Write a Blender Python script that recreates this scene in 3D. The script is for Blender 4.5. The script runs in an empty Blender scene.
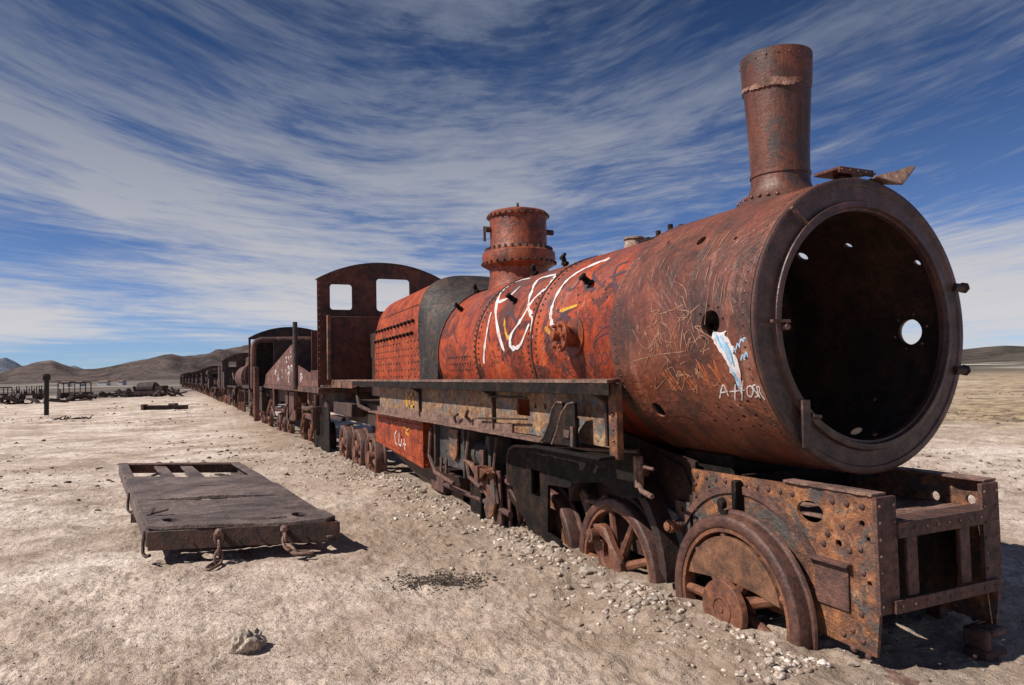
import bpy, math, random
import numpy as np
from mathutils import Vector, Matrix, geometry
random.seed(7)
rng = np.random.default_rng(11)
S = bpy.context.scene
COL = S.collection
PI = math.pi
rad = math.radians

# ------------------------------------------------------------------ camera frame
CAM = Vector((2.994, -3.715, 1.609))
FW = Vector((-0.90917796, 0.4142096, 0.04272985))
RT = Vector((0.41361071, 0.91017746, -0.02243157))
UP = Vector((-0.04818311, 0.00272076, 0.99883481))
UP = RT.cross(FW).normalized()
FPX = 707.77
AX = 1.85          # height of the boiler axis

def px_ray(x, y):
    return FW + RT * ((x - 512) / FPX) - UP * ((y - 342.5) / FPX)

def px_dist(x, y, d):
    v = px_ray(x, y); h = math.hypot(v.x, v.y)
    return CAM + v * (d / h)

def px_z(x, y, z):
    v = px_ray(x, y); return CAM + v * ((z - CAM.z) / v.z)

# ------------------------------------------------------------------ materials
def nt(name):
    m = bpy.data.materials.new(name); m.use_nodes = True
    t = m.node_tree; t.nodes.clear()
    out = t.nodes.new('ShaderNodeOutputMaterial'); b = t.nodes.new('ShaderNodeBsdfPrincipled')
    t.links.new(b.outputs[0], out.inputs[0])
    return m, t, b

class N:
    def __init__(s, t): s.t = t
    def n(s, kind, **kw):
        o = s.t.nodes.new(kind)
        for k, v in kw.items(): setattr(o, k, v)
        return o
    def l(s, a, b): s.t.links.new(a, b)
    def obj(s): return s.n('ShaderNodeTexCoord').outputs['Object']
    def mapp(s, src, scale=(1,1,1), rot=(0,0,0), loc=(0,0,0)):
        m = s.n('ShaderNodeMapping'); m.inputs['Scale'].default_value = scale
        m.inputs['Rotation'].default_value = rot; m.inputs['Location'].default_value = loc
        s.l(src, m.inputs[0]); return m.outputs[0]
    def noise(s, src, scale, detail=8, rough=.6, dist=0.0):
        m = s.n('ShaderNodeTexNoise'); m.inputs['Scale'].default_value = scale
        m.inputs['Detail'].default_value = detail; m.inputs['Roughness'].default_value = rough
        m.inputs['Distortion'].default_value = dist
        s.l(src, m.inputs['Vector']); return m.outputs['Fac']
    def vor(s, src, scale, feature='F1'):
        m = s.n('ShaderNodeTexVoronoi'); m.feature = feature; m.inputs['Scale'].default_value = scale
        s.l(src, m.inputs['Vector']); return m.outputs['Distance']
    def ramp(s, src, stops):
        r = s.n('ShaderNodeValToRGB'); e = r.color_ramp.elements
        while len(e) < len(stops): e.new(0.5)
        for k, (p, c) in enumerate(stops):
            e[k].position = p
            e[k].color = (c, c, c, 1) if isinstance(c, (int, float)) else (*c, 1)
        s.l(src, r.inputs[0]); return r.outputs[0]
    def mix(s, f, a, b, mode='MIX'):
        m = s.n('ShaderNodeMix', data_type='RGBA', blend_type=mode)
        for val, inp in ((f, m.inputs[0]), (a, m.inputs[6]), (b, m.inputs[7])):
            if isinstance(val, bpy.types.NodeSocket): s.l(val, inp)
            elif isinstance(val, tuple): inp.default_value = (*val, 1)
            else: inp.default_value = val
        return m.outputs[2]
    def math(s, op, a, b=0.0, c=None):
        m = s.n('ShaderNodeMath', operation=op)
        for k, v in enumerate((a, b) if c is None else (a, b, c)):
            if isinstance(v, bpy.types.NodeSocket): s.l(v, m.inputs[k])
            else: m.inputs[k].default_value = v
        return m.outputs[0]
    def mrange(s, v, a, b, c=0.0, d=1.0):
        m = s.n('ShaderNodeMapRange'); s.l(v, m.inputs[0])
        for k, x in enumerate((a, b, c, d)): m.inputs[k + 1].default_value = x
        return m.outputs[0]
    def bump(s, h, strength, dist, prev=None):
        m = s.n('ShaderNodeBump'); m.inputs['Strength'].default_value = strength
        m.inputs['Distance'].default_value = dist; s.l(h, m.inputs['Height'])
        if prev is not None: s.l(prev, m.inputs['Normal'])
        return m.outputs[0]

def rust(name, dark, mid, light, scale=2.5, patch=None, patch_amt=.0, streak=(1,1,1), rough=.62, pit=.5,
         bump=.5, metal=.0, pale=None, pale_amt=.0, spec=.5, grime=.55, dent=0):
    m, t, b = nt(name); g = N(t); o = g.obj()
    big = g.noise(o, scale, 5, .68, .6)
    med = g.noise(g.mapp(o, streak), scale * 4.5, 5, .7, .3)
    fine = g.noise(o, scale * 30, 3, .7)
    f = g.math('ADD', g.math('MULTIPLY', big, .55), g.math('MULTIPLY', med, .45))
    c = g.ramp(f, [(.40, dark), (.49, mid), (.60, light)])
    if patch is not None:
        p = g.noise(g.mapp(o, (1, 1, 1), loc=(3.1, 7.7, 1.3)), scale * 1.3, 6, .72, .8)
        c = g.mix(g.ramp(p, [(.62 - patch_amt, 0.0), (.68 - patch_amt, .9)]), c, patch)
    if pale is not None:
        p = g.noise(g.mapp(o, streak, loc=(9.1, 2.7, 5.3)), scale * 3.3, 6, .78, .4)
        c = g.mix(g.ramp(p, [(.66 - pale_amt, 0.0), (.76 - pale_amt, .75)]), c, pale)
    # broad grime with ragged edges
    gr = g.noise(g.mapp(o, (1, 1, 1), loc=(5.7, 1.2, 6.6)), scale * 1.9, 7, .78, .5)
    c = g.mix(g.ramp(gr, [(.50, 0.0), (.57, grime * .6), (.66, grime)]), c, tuple(x * .55 + .004 for x in dark))
    # dark pits and flakes
    v = g.noise(g.mapp(o, (1, 1, 1), loc=(1.7, 4.2, 8.8)), scale * 11, 4, .75)
    c = g.mix(g.ramp(v, [(.60, 0.0), (.70, pit)]), c, tuple(x * .35 for x in dark))
    c = g.mix(.6, c, g.ramp(fine, [(.30, .40), (.47, .92), (.56, 1.05), (.70, 1.5)]), 'MULTIPLY')
    g.l(c, b.inputs['Base Color'])
    g.l(g.mrange(med, .3, .7, rough + .16, rough - .12), b.inputs['Roughness'])
    b.inputs['Metallic'].default_value = metal
    b.inputs['Specular IOR Level'].default_value = spec
    n0 = g.bump(big, .5, dent) if dent else None
    n1 = g.bump(fine, min(1, bump * .9), .006, n0)
    n2 = g.bump(g.math('ADD', med, g.math('MULTIPLY', v, -.8)), min(1, bump * 1.2), .018, n1)
    g.l(n2, b.inputs['Normal'])
    return m

def plain(name, col, rough=.8, scale=8, var=.35, bump=.3, metal=0.0):
    m, t, b = nt(name); g = N(t); o = g.obj()
    n = g.noise(o, scale, 8, .7)
    c = g.mix(g.ramp(n, [(.35, 0.0), (.65, 1.0)]), tuple(x * (1 - var) for x in col), tuple(min(1, x * (1 + var)) for x in col))
    g.l(c, b.inputs['Base Color']); b.inputs['Roughness'].default_value = rough; b.inputs['Metallic'].default_value = metal
    g.l(g.bump(n, bump, .01), b.inputs['Normal'])
    return m

def worn(name, col, under, cover):
    """paint rubbed through to the metal in places"""
    m, t, b = nt(name); g = N(t); o = g.obj()
    n = g.noise(o, 22, 8, .75); n2 = g.noise(o, 3, 6, .6)
    f = g.ramp(g.math('ADD', g.math('MULTIPLY', n, .6), g.math('MULTIPLY', n2, .4)), [(cover - .02, 1.0), (cover + .07, .35)])
    g.l(g.mix(f, under, col), b.inputs['Base Color']); b.inputs['Roughness'].default_value = .6
    g.l(g.bump(n, .4, .004), b.inputs['Normal']); return m
M = {}
M['boiler'] = rust('red_oxide_boiler', (.12, .020, .008), (.33, .042, .009), (.47, .080, .016), 1.7, patch=(.06, .02, .016), patch_amt=.10, grime=.8, dent=.12,
                   streak=(1, .35, .35), rough=.5, pale=(.5, .22, .13), pale_amt=.06, pit=.85, bump=.4, spec=.42)
def top_stain(m, z0, z1, col, amt):
    t = m.node_tree; b = next(n for n in t.nodes if n.type == 'BSDF_PRINCIPLED'); g = N(t); o = g.obj()
    sp = g.n('ShaderNodeSeparateXYZ'); g.l(o, sp.inputs[0]); old = b.inputs['Base Color'].links[0].from_socket
    nz = g.noise(g.mapp(o, (1.5, .5, .5)), 2.2, 6, .75, .6)
    f = g.math('MULTIPLY', g.mrange(sp.outputs[2], z0, z1, 0, 1), g.ramp(nz, [(.42, 0.0), (.58, amt)]))
    g.l(g.mix(f, old, col), b.inputs['Base Color'])
top_stain(M['boiler'], AX + .2, AX + .75, (.12, .055, .05), .85)
M['smokebox'] = rust('brown_rusted_smokebox', dent=.10, dark=(.045, .018, .012), mid=(.122, .034, .018), light=(.215, .062, .031), scale=1.5, patch=(.065, .027, .020), patch_amt=.05,
                     streak=(1, .22, .22), rough=.47, pale=(.34, .15, .10), pale_amt=.08, bump=.3, spec=.6, pit=.6)
M['ring'] = rust('dark_rust_ring', (.032, .018, .016), (.065, .030, .025), (.11, .046, .035), 2.2, rough=.45, pale=(.25, .16, .13), pale_amt=.03, bump=.3, spec=.6)
M['soot'] = rust('soot_black_iron', (.020, .013, .011), (.042, .024, .018), (.10, .042, .028), 2.2, rough=.75, bump=.4)
M['chimney'] = rust('brown_chimney', (.035, .016, .012), (.095, .030, .017), (.17, .052, .027), 2.0, streak=(1.5, 1.5, .22), rough=.5, patch=(.05, .032, .03), patch_amt=.10, bump=.3, spec=.55)
M['dome'] = rust('orange_dome', (.085, .020, .012), (.22, .044, .016), (.33, .08, .026), 2.4, patch=(.09, .034, .026), patch_amt=.07, rough=.5, bump=.4)
M['dark'] = rust('dark_brown_iron', (.020, .013, .011), (.045, .022, .017), (.095, .036, .023), 2.6, rough=.6, bump=.5)
M['cab'] = rust('dark_red_cab', (.035, .012, .009), (.085, .023, .014), (.15, .040, .020), 1.6, patch=(.12, .075, .03), patch_amt=-.03, rough=.6, bump=.3)
M['black'] = rust('black_greasy_iron', (.006, .0045, .004), (.011, .008, .007), (.040, .020, .013), 3.5, rough=.65, bump=.6, spec=.2, patch=(.06, .03, .018), patch_amt=-.02)
M['frame'] = rust('flaking_orange_frame', (.07, .034, .025), (.20, .080, .040), (.40, .165, .065), 2.6, patch=(.075, .070, .068), patch_amt=.12, grime=.75,
                  rough=.62, pale=(.50, .30, .17), pale_amt=.07, pit=.9, bump=.7)
M['beam'] = rust('brown_beam', (.055, .030, .026), (.11, .052, .042), (.19, .085, .06), 4, rough=.6, pale=(.26, .19, .16), pale_amt=.02, bump=.6)
M['web'] = rust('faded_paint_web', (.13, .055, .032), (.33, .165, .075), (.46, .29, .15), 4.2, patch=(.13, .135, .14), patch_amt=.12, rough=.65, grime=.7,
                pale=(.50, .42, .30), pale_amt=.07, pit=.9, bump=.6)
M['flange'] = rust('weathered_flange', (.09, .05, .04), (.20, .11, .085), (.36, .22, .16), 5, rough=.65, bump=.7)
M['wheel'] = rust('brown_wheel', (.085, .034, .022), (.17, .065, .037), (.28, .115, .058), 4, streak=(1, 1, 1), rough=.55, bump=.35, pale=(.33, .18, .11), pale_amt=.04, patch=(.09, .06, .05), patch_amt=.04)
M['tyre'] = rust('tyre_rust', (.045, .022, .018), (.10, .044, .033), (.165, .08, .056), 5, rough=.5, bump=.3, pale=(.32, .20, .15), pale_amt=.03)
M['cweight'] = rust('counterweight_rust', (.07, .036, .024), (.17, .078, .042), (.27, .13, .07), 3, rough=.55, bump=.35, pale=(.36, .22, .15), pale_amt=.04, grime=.5)
M['redbox'] = rust('orange_red_box', (.13, .020, .008), (.32, .045, .010), (.43, .080, .018), 2.6, rough=.6, pale=(.42, .2, .12), pale_amt=.03, bump=.6, pit=.95, grime=.8, dent=.08, spec=.35)
M['olive'] = rust('olive_grey_wrapper', (.010, .007, .006), (.022, .015, .011), (.085, .045, .026), 3.5, rough=.55, dent=.05, bump=.3, patch=(.15, .05, .03), patch_amt=-.03)
M['farrust'] = rust('far_rust', (.016, .012, .012), (.034, .019, .017), (.085, .038, .028), 1.1, rough=.75, bump=.3)
M['farred'] = rust('far_red', (.035, .018, .015), (.085, .036, .026), (.17, .075, .05), 1.3, rough=.7, bump=.3)
M['slope'] = rust('slope_red', (.05, .022, .018), (.12, .045, .032), (.22, .09, .065), 1.6, rough=.7, pale=(.5, .42, .38), pale_amt=.05, bump=.4)
M['plank'] = rust('weathered_plate_deck', (.060, .042, .038), (.125, .088, .078), (.22, .16, .135), 1.6, streak=(3.5, .6, 1), grime=.6, rough=.62, bump=.8, pale=(.28, .18, .12), pale_amt=.03)
M['greyiron'] = rust('grey_scale_iron', (.03, .026, .026), (.065, .055, .05), (.13, .10, .085), 3.5, rough=.65, pale=(.3, .22, .17), pale_amt=.02)
M['post'] = plain('black_post', (.022, .017, .016), .8)
M['wpaint'] = worn('white_paint', (.66, .62, .60), (.30, .07, .035), .53)
M['kpaint'] = worn('black_paint', (.05, .03, .045), (.30, .045, .014), .54)
M['ypaint'] = worn('yellow_paint', (.60, .34, .03), (.30, .05, .014), .48)
M['bpaint'] = plain('pale_blue_paint', (.34, .50, .66), .55, 16, .25, .1)
M['lbpaint'] = plain('bright_blue_paint', (.12, .42, .68), .55, 16, .25, .1)
M['scratch'] = worn('scratched_bare_metal', (.36, .19, .12), (.15, .055, .035), .54)
M['oscratch'] = worn('fresh_orange_rust', (.40, .11, .032), (.13, .042, .026), .50)
M['hut'] = plain('hut_white', (.55, .53, .5), .8)

def stone_mat(name, c1, c2, sc):
    m, t, b = nt(name); g = N(t); o = g.obj()
    n = g.noise(o, sc, 8, .7)
    info = g.n('ShaderNodeObjectInfo')
    c = g.ramp(n, [(.38, c1), (.62, c2)])
    c = g.mix(g.mrange(info.outputs['Random'], 0, 1, .05, .9), c, (.32, .235, .175))
    g.l(c, b.inputs['Base Color']); b.inputs['Roughness'].default_value = .9
    g.l(g.bump(n, .8, .01), b.inputs['Normal'])
    return m
M['stone'] = stone_mat('pale_stone', (.28, .22, .17), (.70, .63, .55), 14)
M['boulder'] = stone_mat('speckled_boulder', (.10, .08, .065), (.80, .70, .58), 5)

# ------------------------------------------------------------------ mesh builder
class MB:
    def __init__(s): s.v = []; s.f = []
    def add(s, vs, fs):
        o = len(s.v); s.v += [tuple(v) for v in vs]; s.f += [tuple(i + o for i in f) for f in fs]; return s
    def box(s, x0, x1, y0, y1, z0, z1, mat=None):
        vs = [Vector((x, y, z)) for x in (x0, x1) for y in (y0, y1) for z in (z0, z1)]
        if mat is not None: vs = [mat @ v for v in vs]
        return s.add(vs, [(0,1,3,2),(4,6,7,5),(0,4,5,1),(2,3,7,6),(0,2,6,4),(1,5,7,3)])
    def bar(s, a, b, w, h, up=(0, 0, 1)):
        a = Vector(a); b = Vector(b); d = b - a; L = d.length; d.normalize()
        u = Vector(up); r = d.cross(u)
        if r.length < 1e-4: r = d.cross(Vector((1, 0, 0)))
        r.normalize(); u = r.cross(d)
        m = Matrix((( d.x, r.x, u.x, a.x), (d.y, r.y, u.y, a.y), (d.z, r.z, u.z, a.z), (0, 0, 0, 1)))
        return s.box(0, L, -w / 2, w / 2, -h / 2, h / 2, m)
    def cyl(s, a, b, r0, r1=None, n=20, caps=True):
        if r1 is None: r1 = r0
        a = Vector(a); b = Vector(b); d = (b - a).normalized()
        u = d.orthogonal().normalized(); w = d.cross(u)
        vs = []
        for p, r in ((a, r0), (b, r1)):
            for k in range(n):
                t = 2 * PI * k / n; vs.append(p + u * (r * math.cos(t)) + w * (r * math.sin(t)))
        fs = [(k, (k + 1) % n, n + (k + 1) % n, n + k) for k in range(n)]
        if caps: fs += [tuple(range(n))[::-1], tuple(range(n, 2 * n))]
        return s.add(vs, fs)
    def lathe(s, prof, origin, axis, n=48, close=False):
        """prof: (along, radius) list; close joins last to first"""
        o = Vector(origin); d = Vector(axis).normalized()
        if abs(d.x) > .9: u = Vector((0, 0, 1))
        else: u = Vector((1, 0, 0))
        u = (u - d * u.dot(d)).normalized(); w = d.cross(u)
        vs = []
        for (t, r) in prof:
            for k in range(n):
                a = 2 * PI * k / n; vs.append(o + d * t + (u * math.cos(a) + w * math.sin(a)) * r)
        fs = []; P = len(prof)
        for i in range(P if close else P - 1):
            j = (i + 1) % P
            for k in range(n):
                fs.append((i * n + k, i * n + (k + 1) % n, j * n + (k + 1) % n, j * n + k))
        if not close:
            if prof[0][1] > 1e-4: fs.append(tuple(range(n))[::-1])
            if prof[-1][1] > 1e-4: fs.append(tuple((P - 1) * n + k for k in range(n)))
        return s.add(vs, fs)
    def tube(s, pts, r, n=8, closed=False):
        pts = [Vector(p) for p in pts]; L = len(pts); vs = []
        pu = None
        for i, p in enumerate(pts):
            if closed: d = pts[(i + 1) % L] - pts[i - 1]
            else: d = pts[min(i + 1, L - 1)] - pts[max(i - 1, 0)]
            d.normalize()
            u = d.orthogonal().normalized() if pu is None else (pu - d * pu.dot(d)).normalized()
            pu = u; w = d.cross(u)
            rr = r[i] if isinstance(r, (list, tuple)) else r
            for k in range(n):
                a = 2 * PI * k / n; vs.append(p + u * rr * math.cos(a) + w * rr * math.sin(a))
        fs = []
        for i in range(L if closed else L - 1):
            j = (i + 1) % L
            for k in range(n): fs.append((i * n + k, i * n + (k + 1) % n, j * n + (k + 1) % n, j * n + k))
        if not closed: fs += [tuple(range(n))[::-1], tuple((L - 1) * n + k for k in range(n))]
        return s.add(vs, fs)
    def prism(s, pts, holes, thick, fn):
        """2-D outline with holes, extruded; fn(a, b, t) -> point"""
        loops = [pts] + list(holes)
        flat = [Vector((a, b, 0)) for L in loops for a, b in L]
        tris = geometry.tessellate_polygon([[Vector((a, b, 0)) for a, b in L] for L in loops])
        n = len(flat); vs = [fn(p.x, p.y, 0) for p in flat] + [fn(p.x, p.y, thick) for p in flat]
        fs = [tuple(t) for t in tris] + [tuple(i + n for i in t)[::-1] for t in tris]
        o = 0
        for L in loops:
            k = len(L)
            fs += [(o + i, o + (i + 1) % k, n + o + (i + 1) % k, n + o + i) for i in range(k)]
            o += k
        return s.add(vs, fs)
    def rivet(s, p, nrm, r=.014, h=None, n=7):
        if h is None: h = r * .7
        p = Vector(p); d = Vector(nrm).normalized(); u = d.orthogonal().normalized(); w = d.cross(u); vs = []
        for (hh, rr) in ((-.3 * h, 1.0), (.45 * h, .88), (.9 * h, .5)):
            for k in range(n):
                a = 2 * PI * k / n; vs.append(p + d * hh + (u * math.cos(a) + w * math.sin(a)) * r * rr)
        vs.append(p + d * h)
        fs = []
        for i in range(2):
            for k in range(n): fs.append((i * n + k, i * n + (k + 1) % n, (i + 1) * n + (k + 1) % n, (i + 1) * n + k))
        fs += [(2 * n + k, 2 * n + (k + 1) % n, 3 * n) for k in range(n)]
        return s.add(vs, fs)
    def clusters(s, gap=.012):
        n = len(s.v); par = list(range(n))
        def f(i):
            while par[i] != i: par[i] = par[par[i]]; i = par[i]
            return i
        for fc in s.f:
            a = f(fc[0])
            for k in fc[1:]:
                b = f(k)
                if a != b: par[b] = a
        used = {i for fc in s.f for i in fc}; isl = {}
        for i in used: isl.setdefault(f(i), []).append(i)
        V = np.array(s.v); items = [(ix, V[ix].min(0) - gap / 2, V[ix].max(0) + gap / 2) for ix in isl.values()]
        if len(items) > 400: return None
        merged = True
        while merged:
            merged = False; out = []
            for it in items:
                for k, o in enumerate(out):
                    if (it[1] <= o[2]).all() and (o[1] <= it[2]).all():
                        out[k] = (o[0] + it[0], np.minimum(o[1], it[1]), np.maximum(o[2], it[2])); merged = True; break
                else: out.append(it)
            items = out
        return sorted(items, key=lambda t: -float(np.prod(t[2] - t[1] + .01)))
    def build(s, name, mat, parent=None, bevel=0, sharp=32, label=None, loc=None, split=True):
        if split and parent is not None and name not in ('graffiti', 'painted_number', 'chain', 'spoke_set', 'dome_bolts'):
            cl = s.clusters()
            if cl and 1 < len(cl) <= 14:
                first = None
                for ix, _, _ in cl:
                    mp = {i: k for k, i in enumerate(ix)}; q = MB(); q.v = [s.v[i] for i in ix]; q.f = [tuple(mp[i] for i in fc) for fc in s.f if fc[0] in mp]
                    o = q.build(name, mat, parent, bevel, sharp, label, loc, False); first = first or o
                return first
        me = bpy.data.meshes.new(name); me.from_pydata(s.v, [], s.f); me.validate(); me.update()
        import bmesh
        bm = bmesh.new(); bm.from_mesh(me); bmesh.ops.recalc_face_normals(bm, faces=bm.faces[:]); bm.to_mesh(me); bm.free()
        me.polygons.foreach_set('use_smooth', [True] * len(me.polygons)); me.set_sharp_from_angle(angle=rad(sharp))
        me.materials.append(mat if not isinstance(mat, str) else M[mat])
        o = bpy.data.objects.new(name, me); COL.objects.link(o)
        if parent is not None:
            o.parent = parent
            if loc is not None: o.location = loc
            elif parent.type == 'EMPTY': o.location = -parent.location
        elif loc is not None: o.location = loc
        if bevel:
            b = o.modifiers.new('bevel', 'BEVEL'); b.width = bevel; b.segments = 1; b.limit_method = 'ANGLE'; b.angle_limit = rad(40)
        if label: o['label'] = label
        return o

def absorb(o, mb, mat):
    """rivets and bolts are surface detail: put them into their part's own mesh"""
    import bmesh
    me = o.data; me.materials.append(M[mat] if isinstance(mat, str) else mat); idx = len(me.materials) - 1
    bm = bmesh.new(); bm.from_mesh(me); vs = [bm.verts.new(v) for v in mb.v]; fs = []
    for f in mb.f:
        try: q = bm.faces.new([vs[i] for i in f])
        except ValueError: continue
        q.material_index = idx; q.smooth = True; fs.append(q)
    bmesh.ops.recalc_face_normals(bm, faces=fs); bm.to_mesh(me); bm.free()
    me.set_sharp_from_angle(angle=rad(32))

def cut(o, cutter):
    """carve real openings, then throw the cutter away"""
    c = cutter.build('cutter', 'dark', None)
    c.location = o.location if o.parent is None else (0, 0, 0)
    wl = o.location.copy() + (o.parent.location if o.parent else Vector((0, 0, 0)))
    c.location = wl
    m = o.modifiers.new('cut', 'BOOLEAN'); m.operation = 'DIFFERENCE'; m.object = c; m.solver = 'EXACT'
    bpy.context.view_layer.update()
    dg = bpy.context.evaluated_depsgraph_get()
    me = bpy.data.meshes.new_from_object(o.evaluated_get(dg), depsgraph=dg)
    o.modifiers.clear(); o.data = me
    me.polygons.foreach_set('use_smooth', [True] * len(me.polygons)); me.set_sharp_from_angle(angle=rad(32))
    bpy.data.objects.remove(c, do_unlink=True)
    return o

def tag(o, label, cat, group=None, kind=None):
    if label: o['label'] = label
    if cat: o['category'] = cat
    if group: o['group'] = group
    if kind: o['kind'] = kind
    return o
def thing(name, label, cat, loc=(0, 0, 0), group=None):
    o = bpy.data.objects.new(name, None); COL.objects.link(o); o.location = Vector(loc); o.empty_display_size = .3
    return tag(o, label, cat, group)
def dup(root, loc, rz=0, label=None, parent=None, scale=None):
    def cp(o, par):
        c = o.copy(); COL.objects.link(c); c.parent = par
        for ch in o.children: cp(ch, c)
        return c
    r = cp(root, parent); r.location = loc; r.rotation_euler = (0, 0, rz)
    if scale: r.scale = scale
    if label: r['label'] = label
    return r
XZ = lambda y0, s=1: (lambda a, b, t: (a, y0 + s * t, b))
YZ = lambda x0, s=1: (lambda a, b, t: (x0 + s * t, a, b))
XY = lambda z0, s=1: (lambda a, b, t: (a, b, z0 + s * t))
def circle(cx, cy, r, n=24, ry=None, rot=0): return [(cx + r * math.cos(2 * PI * k / n + rot), cy + (ry or r) * math.sin(2 * PI * k / n + rot)) for k in range(n)]
def rrect(x0, x1, y0, y1, r, n=4):
    P = []
    for cx, cy, a in ((x1 - r, y1 - r, 0), (x0 + r, y1 - r, 90), (x0 + r, y0 + r, 180), (x1 - r, y0 + r, 270)):
        for k in range(n + 1):
            t = rad(a + 90 * k / n); P.append((cx + r * math.cos(t), cy + r * math.sin(t)))
    return P
def jag(pts, amp=.01, step=.06):
    P = []
    for i, a in enumerate(pts):
        b = pts[(i + 1) % len(pts)]; L = math.hypot(b[0] - a[0], b[1] - a[1]); n = max(1, int(L / step))
        for k in range(n):
            t = k / n; j = amp if k else 0
            P.append((a[0] + (b[0] - a[0]) * t + random.uniform(-j, j), a[1] + (b[1] - a[1]) * t + random.uniform(-j, j)))
    return P

# ------------------------------------------------------------------ numpy noise
def _hash(ix, iy, seed):
    h = (ix.astype(np.int64) * 374761393 + iy.astype(np.int64) * 668265263 + seed * 144269504) & 0xffffffff
    h = ((h ^ (h >> 13)) * 1274126177) & 0xffffffff
    return ((h ^ (h >> 16)) & 0xffff) / 65535.0
def vnoise(x, y, seed=0):
    ix = np.floor(x); iy = np.floor(y); fx = x - ix; fy = y - iy
    fx = fx * fx * (3 - 2 * fx); fy = fy * fy * (3 - 2 * fy)
    a = _hash(ix, iy, seed); b = _hash(ix + 1, iy, seed); c = _hash(ix, iy + 1, seed); d = _hash(ix + 1, iy + 1, seed)
    return (a * (1 - fx) + b * fx) * (1 - fy) + (c * (1 - fx) + d * fx) * fy - .5
def sstep(a, b, x):
    t = np.clip((x - a) / (b - a), 0, 1); return t * t * (3 - 2 * t)
def ground_h(x, y, fine=True):
    x = np.asarray(x, float); y = np.asarray(y, float)
    yc = line_y(x)
    h = -.40 * sstep(6, 30, -x)
    h = h + .05 * vnoise(x / 3.1, y / 3.1, 1) + .028 * vnoise(x / 1.1, y / 1.1, 2) * 1.3
    d = np.hypot(x - CAM.x, y - CAM.y)
    h = h + 5 * vnoise(x / 400, y / 400, 9) * sstep(150, 900, d)
    # rubble bank along the wheels
    near = np.exp(-((y + .95 - yc) / .55) ** 2)
    h = h + near * (.05 + .09 * vnoise(x / .5, y / .5, 3)) * sstep(2, 0, x)
    # hollow under the front beam
    h = h - .07 * np.exp(-((x - .45) ** 2 + (y - .2) ** 2) / .35)
    if fine:
        rg = .35 + 1.1 * np.clip(vnoise(x / 1.6, y / 1.6, 33) + .5, 0, 1)
        h = h + .022 * vnoise(x / .34, y / .34, 4) + rg * (.022 * vnoise(x / .13, y / .13, 5) + .030 * np.abs(vnoise(x / .075, y / .075, 6)) + .022 * np.maximum(0, vnoise(x / .05, y / .05, 7) - .12) * 1.6)
        m = np.clip(vnoise(x / .16, y / .16, 8) * 2 + vnoise(x / 1.7, y / 1.7, 12), 0, 1)
        h = h + m * .02
    return h
def line_y(x):
    d = -np.asarray(x, float)
    return -.02 * np.maximum(0, d - 40) - .0001 * np.maximum(0, d - 100) ** 2
def gz(x, y): return float(ground_h(np.array([x]), np.array([y]))[0])

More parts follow.
